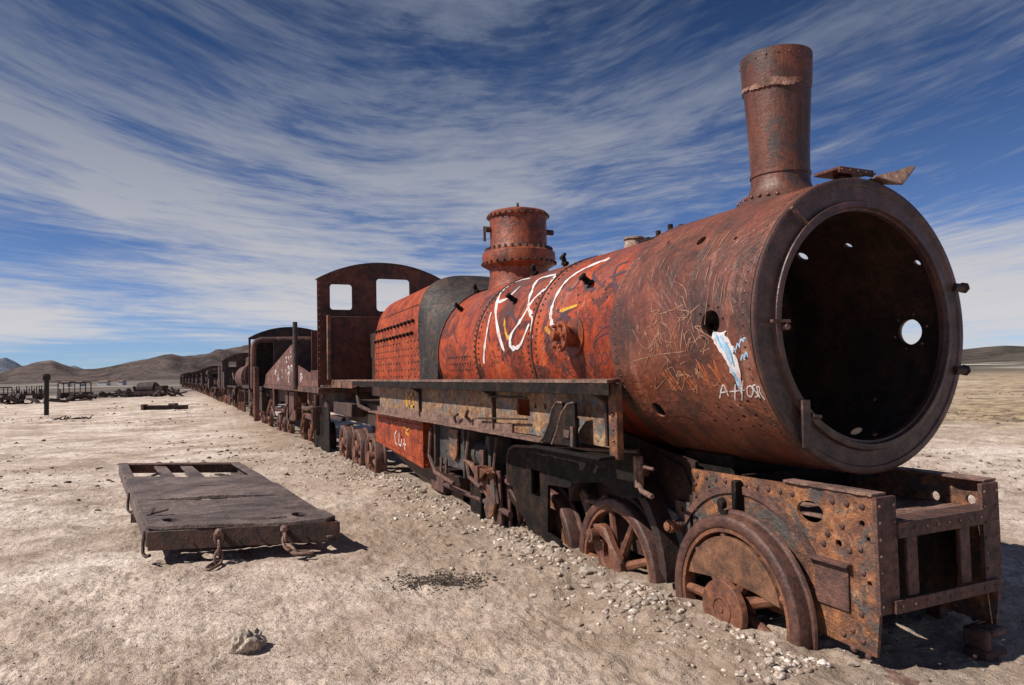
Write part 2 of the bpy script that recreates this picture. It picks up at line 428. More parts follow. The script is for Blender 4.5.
# ================================================================== SETTING
def build_ground():
    base = math.atan2(FW.y, FW.x)
    dense = np.linspace(-rad(43), rad(43), 760); coarse = np.linspace(rad(43), 2 * PI - rad(43), 90)[1:-1]
    ang = base + np.concatenate([dense, coarse])
    r = np.concatenate([[.0], np.geomspace(.5, 2.2, 30)[:-1], np.geomspace(2.2, 30, 480), np.geomspace(30, 9000, 130)[1:]])
    A, R_ = np.meshgrid(ang, r)
    X = CAM.x + R_ * np.cos(A); Y = CAM.y + R_ * np.sin(A); Z = ground_h(X, Y)
    nr, na = X.shape
    co = np.stack([X, Y, Z], -1).reshape(-1, 3)
    i = np.arange(nr - 1)[:, None] * na; k = np.arange(na)[None, :]; k2 = (k + 1) % na
    q = np.stack([i + k, i + k2, i + na + k2, i + na + k], -1).reshape(-1, 4)[:, ::-1]
    me = bpy.data.meshes.new('ground')
    me.vertices.add(len(co)); me.vertices.foreach_set('co', co.ravel())
    me.loops.add(q.size); me.loops.foreach_set('vertex_index', q.ravel().astype(np.int32))
    me.polygons.add(len(q)); me.polygons.foreach_set('loop_start', np.arange(0, q.size, 4, dtype=np.int32))
    me.polygons.foreach_set('loop_total', np.full(len(q), 4, dtype=np.int32))
    me.update(); me.validate(); me.polygons.foreach_set('use_smooth', [True] * len(me.polygons))
    o = bpy.data.objects.new('ground', me); COL.objects.link(o); o['kind'] = 'structure'
    m, t, b = nt('salt_dust_ground'); g = N(t); p = g.obj()
    sep = g.n('ShaderNodeSeparateXYZ'); g.l(p, sep.inputs[0])
    n1 = g.noise(p, .35, 5, .65, .5); n2 = g.noise(p, 3.2, 6, .72); n3 = g.noise(p, 26, 4, .75); n4 = g.noise(p, 95, 3, .75)
    vd = g.vor(p, 60); vd2 = g.vor(g.mapp(p, loc=(3, 1, 7)), 24)
    c = g.ramp(n1, [(.38, (.42, .325, .262)), (.5, (.60, .49, .415)), (.62, (.75, .645, .565))])
    c = g.mix(.8, c, g.ramp(n2, [(.36, (.66, .61, .57)), (.5, 1.0), (.64, (1.18, 1.17, 1.14))]), 'MULTIPLY')
    c = g.mix(.9, c, g.ramp(n3, [(.36, (.62, .58, .54)), (.5, 1.0), (.66, 1.25)]), 'MULTIPLY')
    c = g.mix(.55, c, g.ramp(n4, [(.34, .45), (.44, 1.0), (.58, 1.05), (.66, 1.35)]), 'MULTIPLY')
    pit = g.math('MULTIPLY', g.ramp(vd, [(.0, 1.0), (.17, .9), (.26, 0.0)]), g.ramp(g.noise(p, 14, 2, .6), [(.48, 0.0), (.56, .75)]))
    c = g.mix(pit, c, (.13, .095, .075))
    peb = g.math('MULTIPLY', g.ramp(vd2, [(.0, 1.0), (.15, .9), (.22, 0.0)]), g.ramp(g.noise(g.mapp(p, loc=(5, 5, 5)), 6, 2, .6), [(.52, 0.0), (.60, .8)]))
    c = g.mix(peb, c, (.80, .72, .64))
    # browner trodden dirt along the train and toward the right foreground
    tr = g.math('MULTIPLY', g.mrange(g.math('ABSOLUTE', g.math('ADD', sep.outputs[1], 1.1)), .3, 2.2, 1, 0), g.mrange(n2, .36, .58, .25, .85))
    c = g.mix(tr, c, (.36, .265, .195))
    scr = g.noise(g.mapp(p, (1, 1, 1), loc=(11, 3, 0)), .9, 5, .75)
    c = g.mix(g.ramp(scr, [(.51, 0.0), (.62, .62)]), c, (.30, .215, .155))
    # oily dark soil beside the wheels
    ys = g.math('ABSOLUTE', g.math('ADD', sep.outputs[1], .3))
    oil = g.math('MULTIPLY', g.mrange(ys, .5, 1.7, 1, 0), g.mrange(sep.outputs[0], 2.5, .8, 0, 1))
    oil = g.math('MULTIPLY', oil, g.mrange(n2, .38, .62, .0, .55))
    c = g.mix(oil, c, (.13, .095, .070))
    # far plain: dry grass to the right, dark scrub bands, salt strips
    far = g.n('ShaderNodeVectorMath', operation='DISTANCE'); g.l(p, far.inputs[0]); far.inputs[1].default_value = CAM
    D = far.outputs['Value']
    side = g.math('ADD', g.math('MULTIPLY', sep.outputs[1], RT.y), g.math('MULTIPLY', sep.outputs[0], RT.x))
    gr = g.noise(g.mapp(p, (1, 1, 1)), .12, 6, .72); gr2 = g.noise(p, 1.1, 6, .78)
    grc = g.mix(g.ramp(gr2, [(.42, 0.0), (.58, 1.0)]), (.16, .115, .08), (.52, .385, .24))
    gm = g.math('MULTIPLY', g.mrange(sep.outputs[1], 9.5, 17, 0, 1), g.mrange(gr, .36, .52, .25, 1))
    c = g.mix(gm, c, grc)
    band = g.noise(g.mapp(p, (.010, .010, .01)), 1.0, 4, .5)
    bm_ = g.math('MULTIPLY', g.mrange(D, 90, 240, 0, 1), g.mrange(sep.outputs[1], 20, 60, 0, 1))
    c = g.mix(bm_, c, g.ramp(band, [(.40, (.055, .050, .040)), (.5, (.10, .085, .06)), (.56, (.15, .12, .09)), (.60, (.48, .43, .38))]))
    fl = g.math('MULTIPLY', g.mrange(D, 75, 150, 0, 1), g.mrange(sep.outputs[1], 20, 0, 0, 1))
    c = g.mix(fl, c, g.ramp(g.noise(g.mapp(p, (.03, .012, .01)), 1.0, 6, .6), [(.40, (.085, .07, .06)), (.52, (.15, .12, .10)), (.62, (.42, .38, .34))]))
    g.l(c, b.inputs['Base Color']); b.inputs['Roughness'].default_value = .95; b.inputs['Specular IOR Level'].default_value = .2
    n = g.bump(n4, .5, .006); n = g.bump(n3, .9, .035, n); n = g.bump(peb, .8, .02, n)
    g.l(n, b.inputs['Normal'])
    me.materials.append(m)
build_ground()

def ridge(name, prof, D, depth, colr, base_z=-1.5, snow=None, rows=26, seed=3, sc=.004):
    """a range of hills: crest given as picture bearings and heights at a real distance"""
    xs = np.arange(prof[0][0], prof[-1][0] + .1, 4.0)
    ys = np.interp(xs, [p[0] for p in prof], [p[1] for p in prof])
    vs = []; n = len(xs)
    for k in range(rows + 1):
        t = k / rows * 2 - 1          # -1 near foot, 0 crest, 1 far foot
        for x, y in zip(xs, ys):
            P = px_dist(x, y, D); hz = P.z - base_z
            d = Vector((P.x - CAM.x, P.y - CAM.y)).normalized()
            q = Vector((P.x, P.y)) + d * (t * depth)
            nn = float(vnoise(np.array([q.x * sc]), np.array([q.y * sc]), seed)[0]) + .5 * float(vnoise(np.array([q.x * sc * 2.7]), np.array([q.y * sc * 2.7]), seed + 1)[0]) + .25 * float(vnoise(np.array([q.x * sc * 7]), np.array([q.y * sc * 7]), seed + 2)[0])
            f = (1 - abs(t)) ** 1.15
            f = f * (1 + 1.5 * nn * (abs(t) ** .5) * (1 - abs(t)) ** .2)
            vs.append((q.x, q.y, base_z + hz * max(0, f)))
    fs = [(k * n + i, k * n + i + 1, (k + 1) * n + i + 1, (k + 1) * n + i) for k in range(rows) for i in range(n - 1)]
    mb = MB(); mb.add(vs, fs)
    m, t, b = nt(name + '_soil'); g = N(t); p = g.obj()
    nz = g.noise(p, .006, 7, .78, .8); 
    c = g.ramp(nz, [(.38, tuple(x * .5 for x in colr)), (.5, colr), (.62, tuple(x * 1.6 for x in colr))])
    if snow:
        sp = g.n('ShaderNodeSeparateXYZ'); g.l(p, sp.inputs[0])
        sn = g.math('ADD', sp.outputs[2], g.math('MULTIPLY', g.noise(p, .006, 8, .75), 260))
        c = g.mix(g.mrange(sn, snow, snow + 30, 0, 1), c, (.75, .78, .84))
    g.l(c, b.inputs['Base Color']); b.inputs['Roughness'].default_value = .95; b.inputs['Specular IOR Level'].default_value = .1
    g.l(g.bump(nz, .8, 25), b.inputs['Normal'])
    o = mb.build(name, m, None, sharp=180); o['kind'] = 'structure'
    return o
ridge('hills', [(-420, 384), (-260, 372), (-120, 366), (-40, 372), (0, 373), (18, 367), (34, 363.5), (52, 362.5), (62, 366), (78, 370.5), (95, 369), (112, 366), (132, 361.5), (150, 358.5), (165, 356),
                (173, 355.2), (184, 358), (200, 357), (216, 353), (232, 349), (246, 346), (262, 350), (285, 356), (320, 364), (380, 370), (440, 374)], 3600, 900, (.095, .072, .066))  # mauve-brown colour stands in for slight distance haze
ridge('dark_hill', [(640, 366), (700, 362), (760, 356), (840, 352), (900, 354), (940, 351.5), (962, 349.5), (985, 347), (1005, 345.5), (1030, 346.5), (1080, 349), (1160, 354), (1300, 356)], 2600, 500, (.075, .062, .052), seed=21)
ridge('snow_mountain', [(-190, 376), (-130, 366), (-90, 360), (-50, 366), (-22, 363), (-6, 359.5), (6, 357.5), (14, 361), (24, 367), (45, 372), (60, 369), (74, 365.5), (84, 369), (100, 374), (140, 380)], 14000, 1800, (.12, .13, .17), snow=560, seed=31, sc=.0012)  # bluish rock colour carries the haze of distance, no air is built

# ================================================================== BIG LOCOMOTIVE
LOCO = thing('steam_locomotive', 'nearest rusted steam locomotive hulk with an open round smokebox, orange boiler, chimney and dome', 'locomotive', (-4.5, 0, 0))
A = Vector((0, 0, AX))
def onb(X, deg, R):   # deg above the horizontal on the near side
    t = rad(deg); return Vector((X, -R * math.cos(t), AX + R * math.sin(t)))
def nb(deg): t = rad(deg); return Vector((0, -math.cos(t), math.sin(t)))

# smokebox shell with real openings
mb = MB(); mb.lathe([(-1.42, .905), (-.60, .905), (-.02, .890), (-.02, .872), (-.6, .885), (-1.42, .885)], A, (1, 0, 0), 160, True)
sb = mb.build('smokebox', 'smokebox', LOCO)
c = MB()
def hole(c, X, deg, r, far=False, n=24):
    t = rad(deg); d = Vector((0, (1 if far else -1) * math.cos(t), math.sin(t)))
    p = Vector((X, 0, AX)) + d * .8; c.cyl(p, p + d * .25, r, n=n)
hole(c, -.34, 1.75, .078); hole(c, -1.10, -35.3, .062); hole(c, -.65, 40.7, .038)
hole(c, -1.08, 46.6, .014, n=10); hole(c, -.30, 37, .014, n=10)
hole(c, -.35, -1.2, .088, True); hole(c, -.62, 44.9, .030, True); hole(c, -1.05, 44, .045, True); hole(c, -.19, 30.1, .024, True)
hole(c, -.54, -33.8, .015, True, 10); hole(c, -.37, -54.3, .026, True)
for k in range(6):
    a = rad(60 * k + 15); hole(c, -.35 + .125 * math.cos(a), -1.2 + math.degrees(.125 * math.sin(a) / .9), .011, True, 8)
for k in range(8):
    a = rad(45 * k + 10); hole(c, -.34 + .108 * math.cos(a), 1.75 + math.degrees(.108 * math.sin(a) / .9), .008, n=8)
for k in range(14): hole(c, -.16 - .09 * (k % 5) - random.random() * .05, -29 - k * 1.1 - random.random() * 2, .009 + random.random() * .006, n=8)
cut(sb, c)
mb = MB()
for k in range(90):
    a = 2 * PI * k / 90; d = Vector((0, math.cos(a), math.sin(a)))
    mb.rivet(A + d * .8915 + Vector((-.075, 0, 0)), d, .010, .006)
for k in range(120):
    if k % 1 == 0:
        a = 2 * PI * k / 120; d = Vector((0, math.cos(a), math.sin(a)))
        mb.rivet(A + d * .905 + Vector((-1.375, 0, 0)), d, .010, .006)
absorb(sb, mb, 'ring')
# sooty liner and tube plate
mb = MB(); mb.lathe([(-1.40, .882), (-.6, .882), (-.03, .869), (-.03, .860), (-.6, .872), (-1.40, .872)], A, (1, 0, 0), 96, True)
ln = mb.build('lining', 'soot', LOCO)
c = MB()
for X, dg, r, fr in [(-.34, 1.75, .08, 0), (-1.10, -35.3, .065, 0), (-.65, 40.7, .04, 0), (-.35, -1.2, .09, 1), (-.62, 44.9, .032, 1), (-1.05, 44, .047, 1), (-.19, 30.1, .026, 1), (-.54, -33.8, .017, 1), (-.37, -54.3, .028, 1)]:
    hole(c, X, dg, r, bool(fr))
for k in range(6):
    a = rad(60 * k + 15); hole(c, -.35 + .125 * math.cos(a), -1.2 + math.degrees(.125 * math.sin(a) / .9), .013, True, 8)
cut(ln, c)
mb = MB(); tubes = []
for r_ in range(-7, 8):
    for q in range(-8, 9):
        y = q * .085 + (.0425 if r_ % 2 else 0); z = r_ * .075 - .06
        if math.hypot(y, z) < .66 and abs(z - .18) > .045: tubes.append(circle(y, AX + z, .026, 10))
mb.prism(circle(0, AX, .872, 64), tubes, .03, YZ(-1.42)); 
for k in range(20): mb.rivet((-1.39, -.75 + k * .079, AX + .12), (1, 0, 0), .016)
for k in range(40):
    a = 2 * PI * k / 40; mb.rivet((-1.39, .80 * math.cos(a), AX + .80 * math.sin(a)), (1, 0, 0), .014)
mb.build('tube_plate', 'soot', LOCO)
# front ring
mb = MB(); mb.lathe([(-.019, .880), (-.012, .880), (-.012, .892), (.006, .892), (.012, .885), (.014, .872), (.014, .850), (.006, .842), (.006, .755), (.030, .745), (.034, .725), (.034, .712), (.012, .705), (.012, .692), (-.018, .69), (-.019, .70)], A, (1, 0, 0), 160, True)
mb.build('front_ring', 'ring', LOCO)
mb = MB()
for y, z in ((.905, .25), (.875, -.29)):
    mb.cyl((.01, y - .10, AX + z), (.01, y + .03, AX + z), .028, n=14); mb.cyl((.01, y + .0, AX + z), (.01, y + .02, AX + z), .038, n=6)
mb.build('hinge_lug', 'dark', LOCO, .003)
mb = MB(); mb.box(.036, .052, -.60, -.535, AX - .70, AX - .43); mb.cyl((.05, -.53, AX - .52), (.05, -.46, AX - .53), .014, n=10)
mb.build('latch_plate', 'ring', LOCO, .004)
mb = MB(); mb.box(.028, .05, -.79, -.66, AX + .005, AX + .022); mb.bar((.04, -.50, AX + .57), (.04, -.61, AX + .66), .02, .02); mb.cyl((.012, -.69, AX - .02), (.06, -.69, AX - .02), .018, n=8)
mb.build('door_clip', 'flange', LOCO)

# boiler barrel in three courses
mb = MB(); mb.lathe([(-5.56, .862), (-4.22, .862), (-4.215, .868), (-4.19, .868), (-4.185, .864), (-2.845, .864), (-2.84, .868), (-2.80, .868), (-2.795, .865), (-1.41, .865), (-1.41, .80), (-5.56, .80)], A, (1, 0, 0), 160, True)
bo = mb.build('boiler', 'boiler', LOCO)
mb = MB()
for X in (-4.27, -4.14, -2.90, -2.74):
    for k in range(92):
        a = 2 * PI * (k + (.5 if X in (-4.14, -2.74) else 0)) / 92; d = Vector((0, math.cos(a), math.sin(a)))
        mb.rivet(A + d * .866 + Vector((X, 0, 0)), d, .0125, .011, 6)
for k in range(70): mb.rivet(onb(-1.5 - k * .055, 84, .866), nb(84), .013, .012, 6)
for k in range(28): mb.rivet(onb(-3.0 - random.random() * .9, -12 + random.random() * 12, .866), nb(-5), .010, .006, 6)
for r_ in range(3):
    for k in range(9): mb.rivet(onb(-4.42 - k * .085 + random.uniform(-.01, .01), -13 + r_ * 5, .866), nb(-8), .013, .007, 6)
for k in range(9): mb.rivet(onb(-1.62 - .07 * k, 22 + (k % 3) * 5, .866), nb(25), .012, .007, 6)
absorb(bo, mb, 'dark')
for X in (-5.50, -4.205, -2.82, -1.47):
    mb = MB(); w = .022 if X > -5 else .04
    mb.lathe([(X - w, .866), (X - w, .876), (X + w * .2, .876), (X + w * .2, .866)], A, (1, 0, 0), 120, True)
    mb.build('boiler_band', 'dark' if X < -1.5 else 'smokebox', LOCO)
# hooks (clips) on the barrel
for X, dg in ((-5.15, 39), (-3.48, 34), (-1.98, 33), (-5.5, 68), (-3.85, 70), (-3.2, 71)):
    mb = MB(); p = onb(X, dg, .86); n_ = nb(dg); tn = Vector((0, math.sin(rad(dg)), math.cos(rad(dg))))
    mb.bar(p, p + n_ * .10, .05, .022, (1, 0, 0)); mb.bar(p + n_ * .09 + Vector((-.05, 0, 0)), p + n_ * .12 + Vector((.06, 0, 0)) , .03, .03); mb.bar(p + n_ * .03 - Vector((.05, 0, 0)), p + n_ * .03 + Vector((.05, 0, 0)), .04, .03)
    mb.build('handrail_bracket', 'black', LOCO, .004)
# clack valve flange on the side
mb = MB(); p = onb(-2.03, 2.5, .85); n_ = nb(2.5)
mb.cyl(p, p + n_ * .03, .155, n=28); mb.cyl(p + n_ * .03, p + n_ * .13, .085, n=22); mb.cyl(p + n_ * .13, p + n_ * .165, .125, n=22)
mb.cyl(p + n_ * .165, p + n_ * .23, .04, n=12)
for k in range(6):
    a = 2 * PI * k / 6; q = p + Vector((math.cos(a), 0, math.sin(a))) * .095
    mb.cyl(q + n_ * .12, q + n_ * .20, .016, n=6)
mb.build('valve_flange', 'dome', LOCO, .003)

# firebox
def section(w, h, ex, n=40, zmin=-.36):
    P = []
    for k in range(n + 1):
        t = PI * k / n; c_, s_ = math.cos(t), math.sin(t)
        r = 1 / ((abs(c_) / w) ** ex + (abs(s_) / h) ** ex) ** (1 / ex)
        P.append((-r * c_, r * s_))
    return [(-w, zmin)] + P + [(w, zmin)]
def loft(mb, secs, shear=.36):
    n = len(secs[0][1]); vs = [(X - (shear if X > -6.6 else 0) * max(0, (z - .15) / .95) * min(1, max(0, (-5.5 - X) / .5)), y, AX + z) for X, s_ in secs for y, z in s_]
    fs = [(i * n + k, i * n + k + 1, (i + 1) * n + k + 1, (i + 1) * n + k) for i in range(len(secs) - 1) for k in range(n - 1)]
    fs += [tuple(range(n)), tuple((len(secs) - 1) * n + k for k in range(n))[::-1]]
    fs += [(i * n, (i + 1) * n, (i + 1) * n + n - 1, i * n + n - 1) for i in range(len(secs) - 1)]
    return mb.add(vs, fs)
def circ_sec(R, n=40, zmin=-.36):
    return section(R, R, 2.0, n, zmin)
mb = MB(); loft(mb, [(-8.85, section(.87, 1.10, 3)), (-6.14, section(.90, 1.15, 3))])
fbx = mb.build('firebox', 'redbox', LOCO)
mb = MB(); loft(mb, [(-6.15, section(.915, 1.165, 3)), (-6.06, section(.915, 1.165, 3)), (-5.96, section(.91, 1.10, 2.8)), (-5.84, section(.90, 1.0, 2.4)), (-5.66, section(.885, .915, 2.1)), (-5.52, section(.872, .88, 2))])
mb.build('throat_plate', 'olive', LOCO)
mb = MB()
def fbp(X, ang):
    t = rad(ang); r = 1 / ((math.cos(t) / .885) ** 3 + (math.sin(t) / 1.13) ** 3) ** (1 / 3) + .005 + (X + 7.4) * .02
    return Vector((X, -r * math.cos(t), AX + r * math.sin(t)))
for ang in (30, 20.5):
    for k in range(12):
        p = fbp(-6.52 - k * .205, ang); mb.cyl(p, p + nb(ang * .6) * .04, .030, .024, n=7)
absorb(fbx, mb, 'black')
mb = MB()
for r_ in range(6):
    ang = -18 + r_ * 4.6
    for k in range(16):
        z = -.26 + r_ * .098 + random.uniform(-.004, .004)
        if random.random() < .1: continue
        mb.rivet((-6.26 - k * .165, -(.90 - .011 * (.12 + k * .165)) - .002, AX + z), (0, -1, 0), .015, .012, 6)
for k in range(30):
    mb.rivet((-6.18, -.905, AX - .3 + k * .03), (0, -1, 0), .013, .012, 6) if k % 2 == 0 else None
    p = fbp(-6.5 - k * .075, 42); mb.rivet(p, nb(42), .012, .01, 6)
absorb(fbx, mb, 'dark')

# dome
mb = MB(); mb.lathe([(.75, .40), (.86, .375), (.93, .365), (1.03, .365), (1.05, .40), (1.08, .445), (1.13, .455), (1.17, .455), (1.23, .45), (1.26, .40), (1.275, .36), (1.29, .352), (1.66, .352), (1.67, .375), (1.71, .378), (1.735, .35), (1.77, .22), (1.785, .05), (1.785, 0)], (-4.90, 0, AX), (0, 0, 1), 64)
dm = mb.build('steam_dome', 'dome', LOCO)
mb = MB()
for k in range(30):
    a = 2 * PI * k / 30; d = Vector((math.cos(a), math.sin(a), 0)); p = Vector((-4.9, 0, AX))
    mb.cyl(p + d * .405 + Vector((0, 0, 1.22)), p + d * .405 + Vector((0, 0, 1.29)), .019, n=6)
    mb.rivet(p + d * .452 + Vector((0, 0, 1.10)), d, .018, .02); mb.rivet(p + d * .378 + Vector((0, 0, 1.685)), d, .015, .016)
mb.cyl((-4.9, 0, AX + 1.77), (-4.9, 0, AX + 1.87), .03, .012, n=8)
mb.cyl((-4.9 - .05, -.33, AX + 1.52), (-4.9 - .05, -.42, AX + 1.52), .035, n=10); mb.cyl((-4.98, -.42, AX + 1.38), (-4.98, -.42, AX + 1.56), .018, n=8)
mb.cyl((-4.8, .33, AX + 1.5), (-4.8, .43, AX + 1.5), .035, n=10)
absorb(dm, mb, 'dark')
# chimney
mb = MB(); mb.lathe([(.80, .36), (.86, .315), (.905, .255), (.95, .215), (1.0, .196), (1.06, .193), (1.062, .200), (1.085, .200), (1.088, .193), (1.30, .199), (1.55, .214), (1.66, .221), (1.665, .226), (1.73, .231), (1.895, .238), (1.90, .228), (1.895, .222), (1.62, .208), (1.1, .183), (.8, .18)], (-.63, 0, AX), (0, 0, 1), 96)
ch = mb.build('chimney', 'chimney', LOCO)
# torn skin near the chimney top
mb = MB(); n0 = 60; top = []; bot = []; vs = []
for k in range(n0 + 1):
    a = rad(-142 + 150 * k / n0); R_ = .2265
    zt = 1.685 + .010 * math.sin(k * .23) + random.uniform(-.004, .004) ; w = .018 + .035 * max(0, math.sin((k - 18) / 42 * PI)) + random.uniform(0, .012)
    for rr in (R_, R_ + .004):
        for z in (zt, zt - w): vs.append((-.63 + rr * math.cos(a), rr * math.sin(a), AX + z))
fs = []
for k in range(n0):
    o_ = k * 4; p_ = o_ + 4
    fs += [(o_ + 2, p_ + 2, p_ + 3, o_ + 3), (o_, o_ + 1, p_ + 1, p_), (o_, p_, p_ + 2, o_ + 2), (o_ + 1, o_ + 3, p_ + 3, p_ + 1)]
mb.add(vs, fs); mb.build('torn_collar', rust('torn_collar_rust', (.07, .035, .026), (.20, .08, .05), (.38, .21, .16), 5), LOCO)
mb = MB(); 
for k in range(11):
    a = rad(-150 + 18 * k); d = Vector((math.cos(a), math.sin(a), 0)); mb.rivet(Vector((-.63, 0, AX + 1.85)) + d * .237, d, .008, .006)
for k in range(16):
    a = rad(-170 + 12 * k); d = Vector((math.cos(a), math.sin(a), .4)); mb.rivet(Vector((-.63, 0, AX)) + Vector((math.cos(a) * .285, math.sin(a) * .285, .88 + .02 * math.sin(a) ** 2)), d, .014, .01)
absorb(ch, mb, 'smokebox')
# bent plates on top of the ring
mb = MB(); mb.box(-.22, -.04, -.14, .16, AX + .945, AX + .965); mb.box(-.04, -.025, -.14, .16, AX + .925, AX + .966); mb.box(-.20, -.10, .0, .06, AX + .86, AX + .944)
for k in range(5): mb.rivet((-.024, -.12 + k * .07, AX + .945), (1, 0, 0), .011)
mb.build('top_bracket', 'smokebox', LOCO, .004)
mb = MB(); mb.add([(-.10, .14, AX + .905), (.02, .12, AX + .92), (.06, .30, AX + .875), (.05, .44, AX + 1.00), (.02, .45, AX + 1.015), (-.12, .30, AX + .96),
                   (-.10, .14, AX + .892), (.02, .12, AX + .907), (.06, .30, AX + .862), (.05, .44, AX + .987), (.02, .45, AX + 1.00), (-.12, .30, AX + .947)],
                  [(0, 1, 2, 3, 4, 5), (11, 10, 9, 8, 7, 6)] + [(k, (k + 1) % 6, (k + 1) % 6 + 6, k + 6) for k in range(6)])
mb.build('bent_plate', 'flange', LOCO, .003)
# fitting with studs on the boiler top
mb = MB(); mb.box(-2.16, -1.62, -.16, .16, AX + .80, AX + .885)
mb.build('fitting_saddle', 'black', LOCO, .03)
mb = MB(); mb.cyl((-2.33, -.05, AX + .82), (-2.33, -.05, AX + .935), .10, .085, n=14); mb.cyl((-2.33, -.05, AX + .935), (-2.33, -.05, AX + .955), .10, n=14)
mb.build('whistle_base', rust('pale_casting', (.12, .06, .04), (.40, .28, .2), (.62, .5, .4), 9), LOCO, .004)
mb = MB()
for X, h_ in ((-2.12, .02), (-1.97, .05), (-1.88, .01), (-1.80, .07), (-1.73, .0), (-1.66, .04)): mb.cyl((X, -.05, AX + .87), (X, -.05, AX + .90 + h_), .022, n=8)
mb.build('stud', 'black', LOCO)

# graffiti: thin paint and scratches on the shell
def catmull(P, n=6):
    if len(P) < 3: return [tuple(np.array(P[0]) + (np.array(P[1]) - np.array(P[0])) * t) for t in np.linspace(0, 1, n)]
    Q = [P[0]] + P + [P[-1]]; out = []
    for i in range(1, len(Q) - 2):
        p0, p1, p2, p3 = map(np.array, Q[i - 1:i + 3])
        for k in range(n):
            t = k / n; out.append(tuple(.5 * ((2 * p1) + (-p0 + p2) * t + (2 * p0 - 5 * p1 + 4 * p2 - p3) * t * t + (-p0 + 3 * p1 - 3 * p2 + p3) * t ** 3)))
    out.append(tuple(Q[-2])); return out
def srad(X, R_): return R_ - (.015 * min(1, max(0, (X + .6) / .58)) if abs(R_ - .906) < .003 else 0)
def paint(name, strokes, R_, w, mat, rough=.25, lift=.003, label=None, smooth=True):
    mb = MB(); kk = 0
    for L in strokes:
        P = [(x, rad(d) * R_) for x, d in L]; P = catmull(P) if smooth else P
        n = len(P); vs = []; kk += 1; lf = lift * .55 + .00006 * kk
        for i, p in enumerate(P):
            a = np.array(P[max(i - 1, 0)]); b = np.array(P[min(i + 1, n - 1)]); d = b - a; d = d / (np.linalg.norm(d) + 1e-9)
            q = np.array([-d[1], d[0]]); ww = w * (1 + random.uniform(-rough, rough)) * (.6 if i in (0, n - 1) else 1)
            for sgn, l2 in ((1, lf), (-1, lf), (1, lf - .0012), (-1, lf - .0012)):
                r = np.array(p) + q * sgn * ww / 2; v = onb(r[0], math.degrees(r[1] / R_), srad(r[0], R_) + l2); vs.append(v)
        fs = []
        for i in range(n - 1):
            o_ = 4 * i; p_ = o_ + 4; fs += [(o_, p_, p_ + 1, o_ + 1), (o_ + 2, o_ + 3, p_ + 3, p_ + 2), (o_, o_ + 2, p_ + 2, p_), (o_ + 1, p_ + 1, p_ + 3, o_ + 3)]
        fs += [(0, 1, 3, 2), (4 * n - 4, 4 * n - 2, 4 * n - 1, 4 * n - 3)]
        mb.add(vs, fs)
    return mb.build(name, mat, LOCO, label=label)
GW = [[(-4.005, 28.4), (-3.941, 10.4), (-4.015, -9.1)], [(-3.734, 61.0), (-4.1, 64), (-4.173, 51.1), (-3.946, 32.8), (-3.68, 15.5), (-3.445, -1.6)], [(-4.037, 37.4), (-3.764, 38.5), (-3.69, 50.0)], [(-2.959, 52.6), (-3.321, 53.2), (-3.201, 40.1), (-3.061, 26.4), (-2.882, 17.4), (-2.829, 4.0)], [(-2.938, 51.7), (-2.864, 40.3), (-3.002, 32.4), (-3.116, 18.7), (-3.3, 7.9), (-3.267, 0.2), (-3.066, 1.5), (-2.917, 13.8)], [(-2.014, 53.1), (-2.298, 50.6), (-2.505, 42.3), (-2.537, 28.5), (-2.507, 17.1), (-2.403, 9.6), (-2.182, 5.3)]]
GK = [[(-2.256, 42.8), (-2.242, 33.9), (-2.34, 31.8)], [(-2.209, 39.9), (-2.032, 30.9), (-1.864, 28.5)], [(-2.085, 44.1), (-2.005, 37.6), (-1.739, 29.1)], [(-1.58, 43.8), (-1.7, 42.2), (-1.644, 33.6), (-1.484, 24.3)], [(-1.717, 34.4), (-1.477, 36.4)], [(-2.559, 17.4), (-2.572, 10.4), (-2.496, 1.5)], [(-2.418, 20.1), (-2.188, 13.6), (-1.988, 6.1)], [(-2.064, 20.4), (-2.32, 14.3), (-2.334, 1.0)], [(-4.028, 21.6), (-3.825, 5.8), (-3.959, 16.8)], [(-3.537, 25.3), (-3.494, 14.6), (-3.307, 6.0), (-3.205, 13.3), (-3.369, 22.1), (-3.537, 25.3)]]
GY = [[(-3.557, 21.1), (-3.399, 8.3), (-3.296, 7.0)], [(-2.064, 20.4), (-2.353, 18.8)], [(-2.572, 10.4), (-2.334, 1.8), (-2.179, 1.3)]]
GS = [[(-1.816, -6.8), (-1.835, -13.0)], [(-1.772, -6.9), (-1.817, -9.9), (-1.76, -13.1)], [(-1.705, -6.3), (-1.704, -12.4), (-1.645, -11.7)], [(-1.6, -6.6), (-1.645, -9.5), (-1.608, -12.5), (-1.551, -9.6), (-1.592, -6.6)], [(-1.516, -6.1), (-1.522, -11.9)], [(-1.71, 1.2), (-1.6, 5.2), (-1.50, 6.6)], [(-1.736, -1.0), (-1.60, 2.0), (-1.50, 2.9)], [(-1.671, 4.8), (-1.649, 6.7), (-1.607, 4.5)]]
SW = [[(-0.398, -28.0), (-0.321, -22.2), (-0.315, -27.1)], [(-0.365, -25.6), (-0.304, -24.9)], [(-0.289, -25.1), (-0.163, -24.4)], [(-0.22, -22.1), (-0.276, -28.8)], [(-0.149, -20.6), (-0.218, -28.7)], [(-0.096, -24.6), (-0.10, -22.9), (-0.132, -23.3), (-0.153, -26.3), (-0.13, -27.0), (-0.096, -24.6)], [(-0.062, -22.2), (-0.09, -22.9), (-0.085, -24.5), (-0.075, -26.5), (-0.105, -27.3)], [(-0.070, -27.9), (-0.060, -23.2), (-0.04, -23.6), (-0.052, -25.1), (-0.038, -28.4)]]
